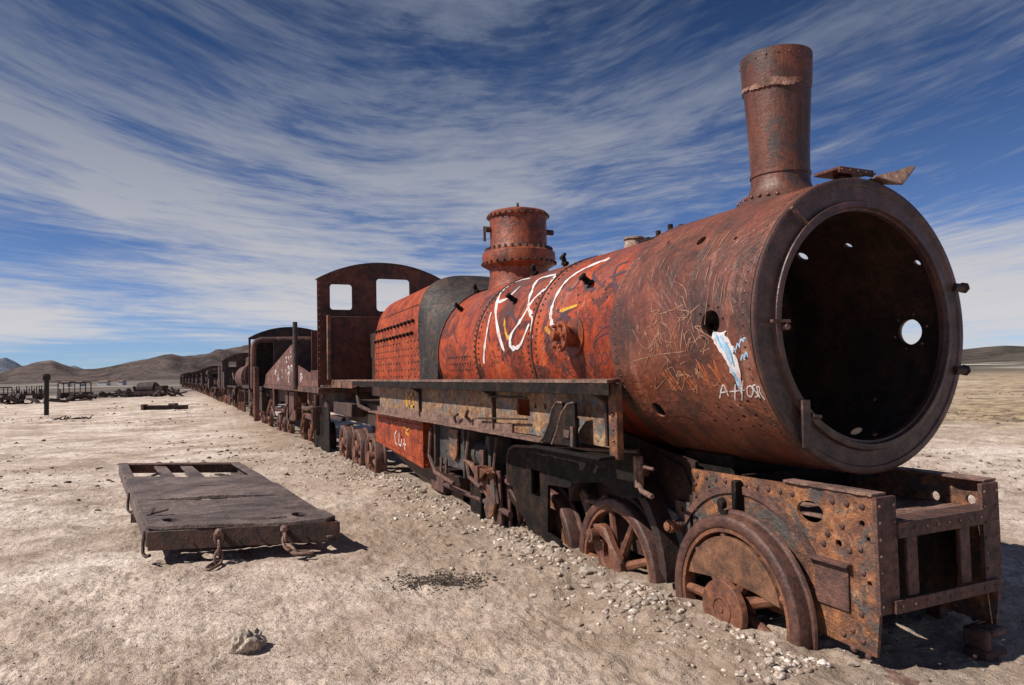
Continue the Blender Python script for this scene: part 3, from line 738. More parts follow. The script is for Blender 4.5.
SB = [[(-0.185, -10.3), (-0.161, -8.1), (-0.15, -10.1)], [(-0.146, -8.9), (-0.126, -6.7), (-0.112, -8.2)], [(-0.114, -7.8), (-0.097, -5.3), (-0.074, -6.2)], [(-0.086, -6.0), (-0.07, -4.7), (-0.062, -5.4)], [(-0.124, -13.0), (-0.099, -10.8), (-0.093, -12.9)], [(-0.089, -11.9), (-0.070, -9.9), (-0.064, -12.0)]]
SS = [[(-0.944, 14.4), (-0.905, 8.6), (-0.747, 8.4), (-0.595, 10.5)], [(-1.093, -10.1), (-0.952, 3.3), (-0.833, -9.2)], [(-1.142, 2.8), (-1.002, -6.1), (-0.775, -0.1)], [(-0.755, -6.7), (-0.641, 3.3), (-0.572, 5.5), (-0.624, -7.0)], [(-0.775, -0.1), (-0.748, -9.4), (-0.69, 2.2), (-0.655, -10.9), (-0.593, 0.5)], [(-0.53, -7.3), (-0.428, -2.6), (-0.36, -5.3), (-0.445, -8.8), (-0.353, -7.7)], [(-1.178, -11.4), (-0.868, -9.1), (-0.597, -8.4)], [(-0.819, -16.0), (-0.742, -14.7), (-0.731, -20.3), (-0.819, -24.6), (-0.815, -20.3)], [(-0.701, -16.1), (-0.649, -18.9), (-0.718, -24.5)], [(-0.567, -17.6), (-0.562, -23.0), (-0.653, -24.5)], [(-0.561, 11.8), (-0.611, 17.5), (-0.739, 21.4)], [(-0.877, 15.4), (-0.847, 16.6), (-0.81, 12.1)], [(-0.486, -1.2), (-0.516, 5.2)], [(-0.178, 9.3), (-0.145, 4.4)]]
paint('graffiti', GK, .866, .030, 'kpaint', .3, .002, 'faded black sprayed letters'); paint('graffiti', GY, .866, .035, 'ypaint', .3, .004, 'yellow strokes of spray paint')
paint('graffiti', GW, .866, .041, 'wpaint', .5, .0045, 'large looping white painted letters R and C')
paint('graffiti', GS, .866, .010, 'kpaint', .3, .002, 'small dark scrawled writing')
rs = random.Random(5)
SS += [[(x := rs.gauss(-.75, .16), d_ := rs.gauss(-3, 5)), (x + rs.uniform(-.06, .06), d_ + rs.uniform(-6, 6)), (x + rs.uniform(-.10, .14), d_ + rs.uniform(-7, 7))] for _ in range(34)]
SS += [[(x := rs.gauss(-.62, .10), d_ := rs.gauss(-19, 3)), (x + rs.uniform(-.05, .05), d_ + rs.uniform(-4, 4)), (x + rs.uniform(-.07, .07), d_ + rs.uniform(-4, 4))] for _ in range(14)]
SS += [[(x := rs.uniform(-1.3, -.15), d_ := rs.uniform(10, 60)), (x + rs.uniform(-.03, .03), d_ - rs.uniform(3, 14))] for _ in range(16)]
paint('graffiti', SS, .906, .0038, 'scratch', .6, .0012, 'tangle of pale scratched lines')
for k in range(3):
    pass
paint('graffiti', SW, .906, .009, 'wpaint', .3, .003, 'white lettering A++OSR')
paint('graffiti', SB, .906, .008, 'bpaint', .3, .003, 'small pale blue lettering')
OUT = [(-0.31, -1.3), (-0.242, -2.1), (-0.206, -1.8), (-0.218, -2.8), (-0.186, -5.3), (-0.157, -8.3), (-0.169, -10.0), (-0.15, -13.0), (-0.156, -17.8), (-0.169, -22.7), (-0.197, -26.0), (-0.198, -22.1), (-0.211, -19.0), (-0.228, -16.5), (-0.24, -12.8), (-0.274, -9.1), (-0.314, -6.0), (-0.327, -3.0)]
mb = MB(); mb.prism([(x + random.uniform(-.008, .008), d + random.uniform(-.4, .4)) for x, d in catmull(OUT + [OUT[0]], 4)[:-1]], [], .003, lambda a, b_, t: tuple(onb(a, b_, srad(a, .906) + .001 + t)))
mb.build('graffiti', 'wpaint', LOCO, label='white and blue splash of spray paint')
paint('graffiti', [[(-.30, -2), (-.27, -5), (-.23, -9), (-.20, -14)], [(-.25, -3.2), (-.22, -7), (-.19, -10.5)], [(-.22, -15), (-.19, -20), (-.195, -24)]], .906, .020, 'bpaint', .5, .0105)
paint('graffiti', [[(-.285, -3), (-.25, -8)], [(-.215, -6), (-.19, -9), (-.18, -15)], [(-.20, -17), (-.185, -21)]], .906, .010, 'lbpaint', .5, .0135)
paint('graffiti', [[(x_ + rs.uniform(-.03, .03), -12 + rs.uniform(-2, 2)), (x_ + .02, -17), (x_ + .04 + rs.uniform(-.02, .02), -23 + rs.uniform(-3, 3))] for x_ in (-.50, -.48, -.46, -.38, -.36, -.35)] + [[(x_, -16 + rs.uniform(-1, 2)), (x_ + .04, -20), (x_ + .08, -25 + rs.uniform(-2, 1))] for x_ in (-.88, -.86, -.83, -.80, -.68, -.64)], .906, .011, 'oscratch', .8, .0008)

# running board girder on both sides
for sd, nm in ((-1, ''), (1, '')):
    T = lambda y: -sd * y   # y given for the near side as a negative number
    def bx(mb, x0, x1, y0, y1, z0, z1):
        a, b_ = sorted((T(y0) * -1 * -1 if sd == 1 else y0, T(y1) if sd == 1 else y1)); return mb.box(x0, x1, a, b_, z0, z1)
    mb = MB(); f = (lambda a, b_, t: (a, sd * (1.15 - 0) + (-sd) * b_, 1.525 + t))
    P = jag([(-12.6, 0), (-1.10, 0), (-1.16, .08), (-1.50, .36), (-12.6, .36)], .005, .12)
    mb.prism(P, [], .022, f); mb.build('running_board', 'flange', LOCO, .003)
    mb = MB(); bx(mb, -12.6, -1.09, -1.148, -1.132, 1.44, 1.523); mb.build('board_edge_angle', 'black', LOCO, .003)
    P = jag([(-8.1, 1.06), (-1.22, 1.06), (-1.22, 1.522), (-8.1, 1.522)], .004, .2)
    H = [rrect(-2.93, -2.66, 1.22, 1.37, .01), circle(-2.55, 1.32, .028, 12), circle(-2.36, 1.32, .028, 12)] if sd < 0 else []
    mb = MB(); mb.prism(P, H, .02, XZ(sd * .98, -sd))
    for k in range(60):
        mb.rivet((-1.3 - k * .11, sd * .982, 1.10), (0, sd, 0), .012, .009, 6)
    mb.build('girder_web', 'web', LOCO)
    mb = MB(); P = jag([(-8.3, 0), (-2.15, 0), (-2.15, .14), (-8.3, .14)], .010, .07)
    mb.prism(P, [], .018, lambda a, b_, t: (a, sd * (1.12 - b_), 1.035 + t))
    bx(mb, -8.2, -3.0, -1.002, -.983, 1.053, 1.13)
    mb.build('bottom_flange', 'flange', LOCO, .003)
    mb = MB()
    for X in (-1.36, -3.45, -5.9):
        mb.prism([(0, 1.51), (.15, 1.51), (.14, 1.44), (.04, 1.38), (.03, 1.07), (0, 1.07)], [], .03, lambda a, b_, t, X=X: (X + t, sd * (.985 + a), b_))
    mb.build('stiffener', 'dark', LOCO, .003)
    mb = MB(); bx(mb, -1.32, -1.20, -1.01, -.984, .99, 1.523); bx(mb, -1.20, -1.185, -1.03, -.975, .99, 1.50)
    for z in (1.12, 1.2, 1.3): mb.rivet((-1.26, sd * 1.01, z), (0, sd, 0), .018)
    mb.build('end_post', 'frame', LOCO, .004)
# horned bracket and yellow marks on the near girder
H1 = [(-2.20, 1.045), (-2.12, 1.09), (-2.02, 1.21), (-1.97, 1.32), (-1.89, 1.375), (-1.80, 1.37), (-1.80, 1.34), (-1.87, 1.22), (-1.99, 1.09), (-2.02, 1.045)]
H2 = [(-1.97, 1.045), (-1.89, 1.14), (-1.80, 1.29), (-1.70, 1.365), (-1.60, 1.38), (-1.59, 1.05)]
for H_, yy in ((H1, -1.12), (H2, -1.13)):
    mb = MB(); mb.prism(H_, [], .03, lambda a, b_, t: (a, yy + t, b_)); mb.build('horn_bracket', 'black', LOCO, .004)
    mb = MB(); mb.tube([(a, yy, b_) for a, b_ in H_[:6 if len(H_) > 6 else 5]], .009, 6); mb.build('bracket_rim', 'flange', LOCO)
mb = MB(); mb.box(-1.75, -1.67, -1.145, -1.13, 1.11, 1.17); mb.box(-1.64, -1.60, -1.15, -1.13, 1.05, 1.2); mb.build('bracket_lug', 'frame', LOCO, .004)
mb = MB(); mb.box(-2.3, -1.25, -1.14, -.99, .985, 1.01)
mb.build('bracket_sill', 'black', LOCO, .005)
mb = MB()
for x0, x1, a, b_ in ((-6.62, -6.52, 1.17, 1.36), (-6.45, -6.22, 1.33, 1.36), (-6.45, -6.22, 1.17, 1.20), (-6.45, -6.40, 1.17, 1.36), (-6.27, -6.22, 1.17, 1.36)): mb.box(x0, x1, -.9845, -.983, a, b_)
mb.build('painted_number', 'ypaint', LOCO, label='yellow painted marks like a ten')
mb = MB(); mb.tube([(-3.5, -1.03, 1.385), (-2.95, -1.03, 1.385), (-2.62, -1.03, 1.385)], .011); mb.tube([(-3.75, -1.04, 1.155), (-2.62, -1.03, 1.20)], .009)
mb.tube([(-4.42, -1.04, 1.07), (-4.42, -1.06, 1.14), (-4.3, -1.06, 1.17)], .014); mb.tube([(-4.0, -1.02, 1.1), (-4.03, -1.07, 1.16), (-3.97, -1.07, 1.22)], .018)
mb.build('bent_rod', 'dark', LOCO)

# inner frames, saddle, hoppers
for sd in (-1, 1):
    mb = MB(); P = jag([(-10.9, .35), (-9.0, .25), (-6.0, .3), (-4.2, .1), (-1.08, .15), (-1.08, .95), (-2.2, 1.12), (-10.9, 1.12)], .012, .25)
    mb.prism(P, [rrect(-5.2, -4.6, .6, .85, .05), circle(-3.9, .75, .12, 16)], .03, XZ(sd * .42, sd)); mb.build('main_frame', 'dark', LOCO, .004)
mb = MB(); mb.box(-1.30, -.78, -.38, .38, .60, 1.03); mb.build('smokebox_saddle', 'black', LOCO, .02)
mb = MB(); mb.prism([(-1.72, .30), (-1.72, .95), (-1.60, 1.0), (-1.2, .9), (-1.0, .6), (-1.02, .3)], [], .03, XZ(-.47)); mb.build('splasher', 'dark', LOCO, .004)
# wheel arch hoop behind the second wheel
mb = MB()
arc = [(-1.95 + .78 * math.cos(rad(a)), .10 + .80 * math.sin(rad(a))) for a in range(0, 151, 8)]; arc2 = [(-1.95 + .70 * math.cos(rad(a)), .10 + .72 * math.sin(rad(a))) for a in range(150, -1, -8)]
mb.prism(arc + arc2, [], .18, XZ(-.66)); mb.build('wheel_splasher', 'dark', LOCO, .003)
# hanging black plate
P = [(-3.57, .35), (-3.58, .76), (-3.52, .84), (-3.40, .885), (-1.25, 1.025), (-1.25, .70), (-1.5, .66), (-1.78, .74), (-2.1, .70), (-2.35, .62), (-2.7, .60), (-2.73, .17), (-2.5, .14), (-2.44, .02), (-2.55, -.12), (-2.85, -.12), (-3.05, .02), (-3.2, .2), (-3.45, .3)]
mb = MB(); mb.prism(P, [rrect(-3.04, -2.86, .46, .70, .02)], .028, XZ(-.80)); mb.build('hanging_plate', 'black', LOCO, .004)
mb = MB(); mb.tube([(-3.57, -.80, .40), (-3.58, -.80, .76), (-3.52, -.80, .845), (-3.40, -.80, .89), (-1.27, -.80, 1.03)], .016); mb.build('plate_rim', 'ring', LOCO)
mb = MB(); mb.tube([(-1.22, -.82, .98), (-1.20, -.83, .90), (-1.24, -.84, .84), (-1.18, -.84, .76), (-1.06, -.84, .74)], .02); mb.tube([(-1.22, -.82, .93), (-1.04, -.84, .93)], .012); mb.box(-1.25, -1.21, -.86, -.80, .78, 1.0)
mb.build('hook_bracket', 'flange', LOCO, .003)
# cylinder block and brake gear under the running board
mb = MB(); mb.box(-5.35, -4.45, -.92, -.45, .52, 1.03); mb.box(-5.40, -5.36, -.98, -.45, .48, 1.03); mb.box(-4.44, -4.40, -.96, -.45, .45, 1.03); mb.cyl((-4.4, -.72, .72), (-4.05, -.72, .72), .16, n=24)
mb.box(-4.02, -3.9, -.86, -.6, .35, .95)
for z in (.52, .6, .7): mb.rivet((-5.1, -.922, z), (0, -1, 0), .02)
mb.build('cylinder_block', 'greyiron', LOCO, .012)
mb = MB(); mb.box(-5.30, -5.24, -.945, -.925, .42, .60); mb.box(-5.12, -5.06, -.945, -.925, .42, .60); mb.box(-4.05, -3.95, -.92, -.88, .35, .80); mb.box(-3.95, -3.55, -.80, -.77, .02, .46); mb.prism([(-3.95, .6), (-3.62, .62), (-3.58, .1), (-3.7, .02), (-3.95, .3)], [], .03, XZ(-.88))
mb.build('brake_hanger', 'beam', LOCO, .006)
# leaf springs, rods and links hung under the girder
for X0_, zz_ in ((-3.9, .62),):
    mb = MB()
    for i in range(6):
        L_ = .42 - i * .055; mb.tube([(X0_ - L_, -.99, zz_ + .05 + .0 * i), (X0_ - L_ / 2, -.99, zz_ - .012 - i * .018 + .02), (X0_, -.99, zz_ - i * .020), (X0_ + L_ / 2, -.99, zz_ - .012 - i * .018 + .02), (X0_ + L_, -.99, zz_ + .05)], .013, 6)
    mb.box(X0_ - .05, X0_ + .05, -1.02, -.95, zz_ - .13, zz_ + .03); mb.build('leaf_spring', 'wheel', LOCO, split=False)
for pts_, r_ in (([(-4.3, -.93, .98), (-4.28, -.98, .7), (-4.2, -.98, .5), (-3.95, -.95, .42)], .022), ([(-5.5, -.98, .95), (-5.52, -1.0, .6), (-5.3, -1.0, .42), (-4.7, -.98, .36)], .026), ([(-3.7, -.86, .95), (-3.72, -.9, .6), (-3.6, -.9, .3)], .018), ([(-6.0, -.75, .2), (-4.0, -.86, .25), (-3.4, -.86, .22)], .03)):
    mb = MB(); mb.tube(pts_, r_, 8); mb.build('brake_rod', 'beam', LOCO)
mb = MB(); P_ = [(-3.98, .62), (-3.78, .66), (-3.66, .60), (-3.62, .30), (-3.70, .16), (-3.86, .10), (-3.92, .22), (-3.86, .34), (-3.98, .40)]
mb.prism(P_, [circle(-3.78, .50, .04, 12)], .03, XZ(-.93)); mb.build('curved_hanger', 'frame', LOCO, .004)
mb = MB(); mb.prism([(-4.9, .98), (-4.6, .98), (-4.62, .7), (-4.7, .62), (-4.86, .66)], [], .025, XZ(-.965)); mb.build('gusset_plate', 'frame', LOCO, .004)
mb = MB()
for x_ in (-1.62, -1.46): mb.cyl((x_, -.70, .86), (x_, -.60, .86), .05, n=14)
mb.build('pin', 'frame', LOCO)
mb = MB(); mb.box(-4.5, -4.15, -.86, -.84, .02, .40); mb.box(-4.12, -4.08, -.9, -.6, .0, .42); mb.build('hanger_plate', 'black', LOCO, .006)
mb = MB(); mb.prism([(-8.45, .56), (-5.92, .40), (-5.92, 1.03), (-8.45, 1.03)], [circle(-6.9, .72, .03, 10)], .03, XZ(-.97))
mb.box(-5.93, -5.88, -.97, -.50, .40, 1.03); mb.box(-8.45, -5.93, -.52, -.50, .5, 1.03)
mb.prism([(-8.45, .56), (-5.92, .40), (-5.92, .42), (-8.45, .58)], [], .45, XZ(-.965))
for k in range(22):
    for z in (.95, .60 - k * .005): mb.rivet((-8.35 + k * .112, -.972, z), (0, -1, 0), .013, .01, 6)
for k in range(7): mb.rivet((-5.98, -.972, .46 + k * .085), (0, -1, 0), .013, .01, 6); mb.rivet((-5.879, -.90, .46 + k * .085), (1, 0, 0), .013, .01, 6)
for k in range(8): mb.rivet((-5.879, -.92 + k * .05, .44), (1, 0, 0), .015, .012, 6)
mb.build('ash_pan_box', 'redbox', LOCO)
mb = MB(); mb.cyl((-5.882, -.80, .72), (-5.870, -.80, .72), .045, n=16); mb.build('port_hole', 'soot', LOCO)
def wstroke(mb, pts, y, w=.022):
    for a, b_ in zip(pts[:-1], pts[1:]): mb.bar((a[0], y, a[1]), (b_[0], y, b_[1]), .003, w, (0, 0, 1))
mb = MB()
for L in ([(-7.15, .80), (-7.25, .74), (-7.22, .62), (-7.12, .60)], [(-7.0, .78), (-7.03, .62), (-6.92, .60), (-6.88, .7)], [(-6.75, .72), (-6.72, .56)], [(-6.8, .64), (-6.66, .64)]): wstroke(mb, L, -.9755)
mb.build('graffiti', 'wpaint', LOCO, label='white painted scrawl')
mb = MB(); wstroke(mb, [(-6.75, .90), (-6.6, .84), (-6.5, .88)], -.9755, .03); wstroke(mb, [(-6.7, .82), (-6.5, .78)], -.9755, .03); mb.build('graffiti', 'ypaint', LOCO, label='yellow painted dabs')
mb = MB(); vs = [(-8.3, -.86, .50), (-4.9, -.86, .40), (-4.9, .3, .40), (-8.3, .3, .50), (-6.9, -.6, .02), (-5.3, -.6, -.1), (-5.3, .3, -.1), (-6.9, .3, .02)]
mb.add(vs, [(0, 1, 5, 4), (1, 2, 6, 5), (2, 3, 7, 6), (3, 0, 4, 7), (0, 3, 2, 1), (4, 5, 6, 7)]); mb.build('ash_hopper', 'dark', LOCO, .01)
mb = MB(); mb.box(-12.5, -8.9, -.7, .7, .7, 1.1); mb.box(-12.0, -10.2, -1.0, -.75, .85, 1.1); mb.tube([(-9.6, -1.0, 1.45), (-9.55, -1.02, 1.25), (-9.3, -1.05, 1.1), (-8.4, -1.06, 1.04)], .035)
mb.box(-12.4, -11.2, -1.0, -.9, .72, .80); mb.build('rear_frame', 'dark', LOCO, .01)
mb = MB()
for k, (x0, x1) in enumerate(((-12.6, -11.4), (-11.35, -10.3), (-10.25, -9.3))): mb.box(x0, x1, -1.165, -1.150, 1.40, 1.52)
mb.build('deck_edge', 'frame', LOCO, .004)
mb = MB(); P = rrect(-14.5, -12.5, -.15, .93, .2); mb.prism(P, [], .03, XZ(-1.0))
mb.tube([(a, -1.0, b_) for a, b_ in P], .014, 6, True)
for k in range(14): mb.rivet((-13.6 + (k % 2) * .22, -1.0, .25 + .045 * k), (0, -1, 0), .016)
mb.build('guard_plate', 'black', LOCO)

# cab front wall with two window openings
def arch_plate(x, yl, yr, z0, ze, zp, holes, thick, mb):
    n = 22; P = [(yl, z0), (yr, z0)]
    for k in range(n + 1):
        t = k / n; y = yr + (yl - yr) * t; s_ = abs(2 * t - 1); P.append((y, zp - (zp - ze) * s_ ** 2.1))
    mb.prism(P, holes, thick, YZ(x)); return P
mb = MB(); P = arch_plate(-11.33, -1.42, 1.30, 1.45, 3.54, 3.91, [rrect(-1.17, -.73, 2.95, 3.46, .06), rrect(-.23, .47, 2.93, 3.60, .07)], .03, mb)
cab = mb.build('cab_front', 'cab', LOCO); mb = MB()
for (y, z) in P[3:-1]: mb.rivet((-11.30, y * .965, z - .05), (1, 0, 0), .014, .012, 6)
for k in range(26): mb.rivet((-11.30, -1.36 + k * .10, 2.86), (1, 0, 0), .014, .012, 6)
for k in range(16): mb.rivet((-11.30, -1.385, 1.6 + k * .125), (1, 0, 0), .014, .012, 6)
for hx0, hx1, hz0, hz1 in ((-1.17, -.73, 2.95, 3.46), (-.23, .47, 2.93, 3.60)):
    for k in range(6):
        y = hx0 + (hx1 - hx0) * k / 5; mb.rivet((-11.30, y, hz1 + .04), (1, 0, 0), .011, .01, 6)
absorb(cab, mb, 'flange')
mb = MB(); rim = [(-11.30, y * 1.005, z + .015) for y, z in P[2:]]
for sgn in (0,):
    for a, b_ in zip(rim[:-1], rim[1:]): mb.bar(Vector(a) - Vector((.09, 0, 0)), Vector(b_) - Vector((.09, 0, 0)), .20, .018, (0, 0, 1))
mb.build('roof_angle', 'dark', LOCO)
mb = MB(); mb.box(-12.3, -11.335, -1.41, -1.39, 1.55, 1.75); mb.box(-12.3, -11.335, 1.27, 1.29, 1.55, 1.75); mb.build('cab_side', 'cab', LOCO, .004)
mb = MB(); mb.box(-11.15, -11.12, -1.20, 1.1, 1.55, 2.80); mb.build('cab_lower_panel', 'cab', LOCO, .004)
mb = MB(); mb.box(-11.16, -11.04, -1.27, -1.205, 1.55, 2.82); mb.build('panel_edge_angle', 'frame', LOCO, .004)
mb = MB(); mb.box(-11.1, -8.86, -.42, .62, 1.2, 2.45); mb.build('backhead', 'dark', LOCO, .02)

# buffer box
wa = [(-.57 + .66 * math.cos(rad(a)), .13 + .66 * math.sin(rad(a))) for a in range(8, 173, 8)]
for sd in (-1, 1):
    P = [(-1.06, .30), (-.98, .24), (-.80, .15), (.38, .10), (.405, .3), (.405, .925), (-1.06, .905)]
    H = [circle(-.02, .78, .095, 20, .062), circle(.325, .775, .018, 10), circle(.36, .70, .014, 8), circle(.17, .64, .022, 10), circle(.355, .47, .016, 8), circle(-.88, .80, .012, 8)] if sd < 0 else [circle(.05, .79, .030, 12), circle(.27, .80, .030, 12)]
    mb = MB(); mb.prism(P, [], .022, XZ(sd * .50, -sd))
    bsp = mb.build('buffer_side_plate', 'frame', LOCO)
    c = MB()
    for L_ in H: c.prism(L_, [], .12, XZ(sd * .50 - .06 * sd * 0 - .06, 1))
    cut(bsp, c)
    mb = MB()
    for k in range(15):
        if -.14 < -1.0 + k * .095 < .1: continue
        mb.rivet((-1.0 + k * .095, sd * .502, .865), (0, sd, 0), .019, .012)
    for k in range(6): mb.rivet((-1.02, sd * .502, .38 + k * .085), (0, sd, 0), .017, .012)
    for x, z in ((.18, .16), (.24, .10), (.24, .20), (.30, .16), (.33, .09), (.30, .30), (.32, .52), (.24, .62), (.31, .64), (.10, .68), (.07, .62), (-.02, .35), (.2, .74)): mb.rivet((x, sd * .502, z), (0, sd, 0), .019, .012)
    absorb(bsp, mb, 'beam')
    mb = MB(); P = jag([(-.20, 0), (.40, 0), (.40, .11), (-.20, .09)], .008, .05); mb.prism(P, [], .014, lambda a, b_, t: (a, sd * (.515 - b_), .926 + t)); mb.build('top_flange', 'flange', LOCO, .003)
mb = MB(); mb.prism([(-1.10 + 0, .30), (-1.10, .66), (-1.26, .66), (-1.26, .54), (-1.18, .50), (-1.20, .40), (-1.16, .24)], [circle(-1.18, .60, .018, 8)], .02, XZ(-.50))
mb.cyl((-1.16, -.50, .50), (-1.16, -.66, .50), .034, n=12); mb.cyl((-1.16, -.60, .50), (-1.16, -.64, .50), .05, n=6); mb.build('end_bracket', 'frame', LOCO, .004)
# hoop and patch on the near plate
mb = MB(); o1 = [(-.57 + .73 * math.cos(rad(a)), .12 + .73 * math.sin(rad(a))) for a in range(30, 158, 5)]; o2 = [(-.57 + .68 * math.cos(rad(a)), .12 + .68 * math.sin(rad(a))) for a in range(157, 29, -5)]
mb.prism(o1 + o2, [], .012, XZ(-.5025, -1)); mb.build('arch_strip', 'beam', LOCO, .002)
mb = MB(); mb.box(.01, .235, -.516, -.5025, .29, .52); mb.build('cover_patch', 'beam', LOCO, .003)
mb = MB(); mb.box(-.015, .255, -.548, -.5025, .528, .548); mb.build('ledge', 'beam', LOCO, .003)
mb = MB(); mb.box(-.59, -.55, -.57, -.5025, .70, .89); mb.tube([(-.62, -.62, .76), (-.62, -.63, .70), (-.57, -.63, .68)], .02); mb.rivet((-.64, -.60, .74), (0, -1, 0), .04, .03)
mb.build('spring_hanger', 'black', LOCO, .008)
# beam
for y0, y1 in ((-.52, -.375), (.33, .475)):
    mb = MB(); mb.box(.408, .432, y0, y1, .33, .925); o = mb.build('corner_post', 'beam', LOCO); mb = MB()
    for y in (y0 + .02, y1 - .02):
        for k in range(7): mb.rivet((.433, y, .37 + k * .085), (1, 0, 0), .010, .006)
    absorb(o, mb, 'flange')
mb = MB(); mb.box(.408, .440, -.374, .329, .705, .785); mb.box(.30, .407, -.46, .46, .765, .785); o = mb.build('upper_cross_beam', 'beam', LOCO); mb = MB()
for k in range(8): mb.rivet((.441, -.33 + k * .09, .745), (1, 0, 0), .010, .006)
absorb(o, mb, 'flange')
mb = MB(); mb.box(.4325, .452, -.43, .42, .33, .395); o = mb.build('lower_cross_beam', 'beam', LOCO); mb = MB()
for k in range(9): mb.rivet((.453, -.38 + k * .095, .362), (1, 0, 0), .010, .006)
absorb(o, mb, 'flange')
mb = MB()
for y0, y1 in ((-.30, -.215), (.13, .215)): mb.box(.408, .428, y0, y1, .397, .703)
mb.build('upright', 'beam', LOCO, .004)
mb = MB(); mb.box(-.35, .298, -.47, .47, .745, .762); mb.build('box_deck', 'flange', LOCO, .003)
mb = MB(); mb.box(-.60, -.57, -.47, .47, .05, .92); mb.box(.16, .18, -.46, .46, .22, .74); mb.build('cross_plate', 'black', LOCO, .003)  # second sheet: dark panel widened in black to stand in for interior shade
mb = MB(); mb.box(.33, .47, .25, .43, -.06, .02); mb.box(.33, .47, .25, .30, .02, .13); mb.box(.33, .47, .30, .43, .09, .13); mb.build('coupling_hook', 'beam', LOCO, .012)
mb = MB(); mb.box(.20, .62, -.55, -.44, .0, .045); mb.box(.05, .55, -.60, -.56, -.02, .03); mb.build('rail_guard', 'flange', LOCO, .005)

# wheels
def wheel(name, r, width, kind, parent, loc, rot=0):
    """tyre with flange, hub, spokes; axis along Y, outer face at y=0 towards -Y"""
    w = MB(); w.lathe([(0, r - .006), (.006, r), (.010, r + .002), (width * .72, r + .006), (width * .78, r + .022), (width * .9, r + .028), (width, r + .018), (width, r - .07), (.030, r - .078), (.004, r - .070), (-.002, r - .062), (-.006, r - .02)], (0, 0, 0), (0, 1, 0), 128, True)
    W = w.build(name, 'tyre', parent, loc=Vector(loc) - parent.location); W.rotation_euler = (0, rot, 0)
    b = MB(); b.lathe([(.012, r - .072), (.012, r - .10), (.09, r - .105), (.09, r - .072)], (0, 0, 0), (0, 1, 0), 64, True)
    hub = .105
    b.cyl((0, -.045, 0), (0, .10, 0), hub, hub * 1.15, n=28)
    ns = 9 if kind != 'small' else 7
    for k in range(ns):
        a = 2 * PI * (k + .5) / ns; d = Vector((math.cos(a), 0, math.sin(a)))
        b.cyl(d * hub * .7 + Vector((0, .045, 0)), d * (r - .09) + Vector((0, .05, 0)), .040, .028, n=8)
    b.build('spoke_set', 'wheel', W, loc=(0, 0, 0))
    if kind == 'weight':
        cw = MB(); R2 = r - .128; P = [(R2 * math.cos(rad(a)), R2 * math.sin(rad(a))) for a in range(14, 167, 5)]; P += [(-R2 * .5, R2 * .32), (0, R2 * .36), (R2 * .5, R2 * .32)]
        cw.prism(P, [], .07, lambda a, b_, t: (a, .012 + t, b_)); cw.build('counterweight', 'cweight', W, .006, loc=(0, 0, 0))
        h = MB(); h.cyl((0.03, -.09, .0), (0.03, -.045, .0), .178, .184, n=40); h.lathe([(-.092, .085), (-.097, .08), (-.097, .07), (-.092, .065)], (.03, 0, .0), (0, 1, 0), 32, True); h.cyl((.03, -.10, .0), (.03, -.09, .0), .018, n=10)
        h.build('hub_cap', 'wheel', W, .006, loc=(0, 0, 0))
    if kind == 'crank':
        cw = MB(); cw.prism([(-.23, .20), (-.22, .30), (-.14, .34), (-.04, .31), (.04, .20), (.15, .10), (.16, -.10), (.10, -.46), (-.12, -.44), (-.12, -.08), (-.16, .06), (-.21, .12)], [circle(-.045, .13, .045, 12, .09)], .085, lambda a, b_, t: (a, -.055 + t, b_)); cw.build('crank_web', 'wheel', W, .02, loc=(0, 0, 0))
        h = MB(); h.cyl((-.155, -.13, .245), (-.155, -.05, .245), .055, n=20); h.cyl((-.155, -.14, .245), (-.155, -.13, .245), .030, n=16); h.build('crank_pin', 'wheel', W, .004, loc=(0, 0, 0))
    return W
wheel('wheel', .548, .125, 'weight', LOCO, (-.51, -.68, .135))
wheel('wheel', .55, .13, 'crank', LOCO, (-1.83, -.68, .045))
wheel('wheel', .55, .15, 'weight', LOCO, (-3.06, -.68, -.03), .3)
wheel('wheel', .50, .15, 'crank', LOCO, (-4.45, -.68, -.30), 1.0)
for X, Y_, Z in ((-8.95, -.95, .24), (-10.05, -.95, .24), (-11.3, -.95, .24)): wheel('wheel', .40, .19, 'small', LOCO, (X, Y_, Z), random.random())
for X, Z in ((-.555, .135), (-1.90, .03), (-3.12, -.05)):
    W = wheel('wheel', .55, .15, 'crank', LOCO, (X, .68, Z), random.random() * 3); W.rotation_euler = (0, 1.0, PI)
mb = MB()
for X, Z in ((-.555, .135), (-1.90, .03), (-3.12, -.05)): mb.cyl((X, -.62, Z), (X, .62, Z), .08, n=16)
mb.build('axle', 'dark', LOCO)
mb = MB(); mb.prism([(-1.52, .52), (-1.40, .60), (-1.22, .56), (-1.10, .28), (-1.06, .02), (-1.16, 0)], [], .03, XZ(-.52)); mb.build('brake_shoe', rust('grey_blue_plate', (.06, .06, .06), (.13, .135, .14), (.22, .19, .15), 4), LOCO, .004)
mb = MB(); mb.prism([(-2.55, .56), (-2.45, .58), (-2.22, .30), (-2.20, .12), (-2.32, .2)], [], .04, XZ(-.58)); mb.tube([(-2.35, -.62, .50), (-2.1, -.64, .52), (-2.0, -.62, .57), (-1.9, -.64, .50)], [.018, .03, .04, .02]); mb.build('brake_block', 'frame', LOCO, .006)
# side springs and rods between the running gear
mb = MB(); mb.tube([(-3.5, -.7, .1), (-3.4, -.78, .35), (-3.66, -.8, .55)], .03); mb.box(-3.85, -3.55, -.66, -.5, .0, .7); mb.box(-6.1, -5.6, -.8, -.5, .1, .45)
mb.build('drag_link', 'beam', LOCO, .008)

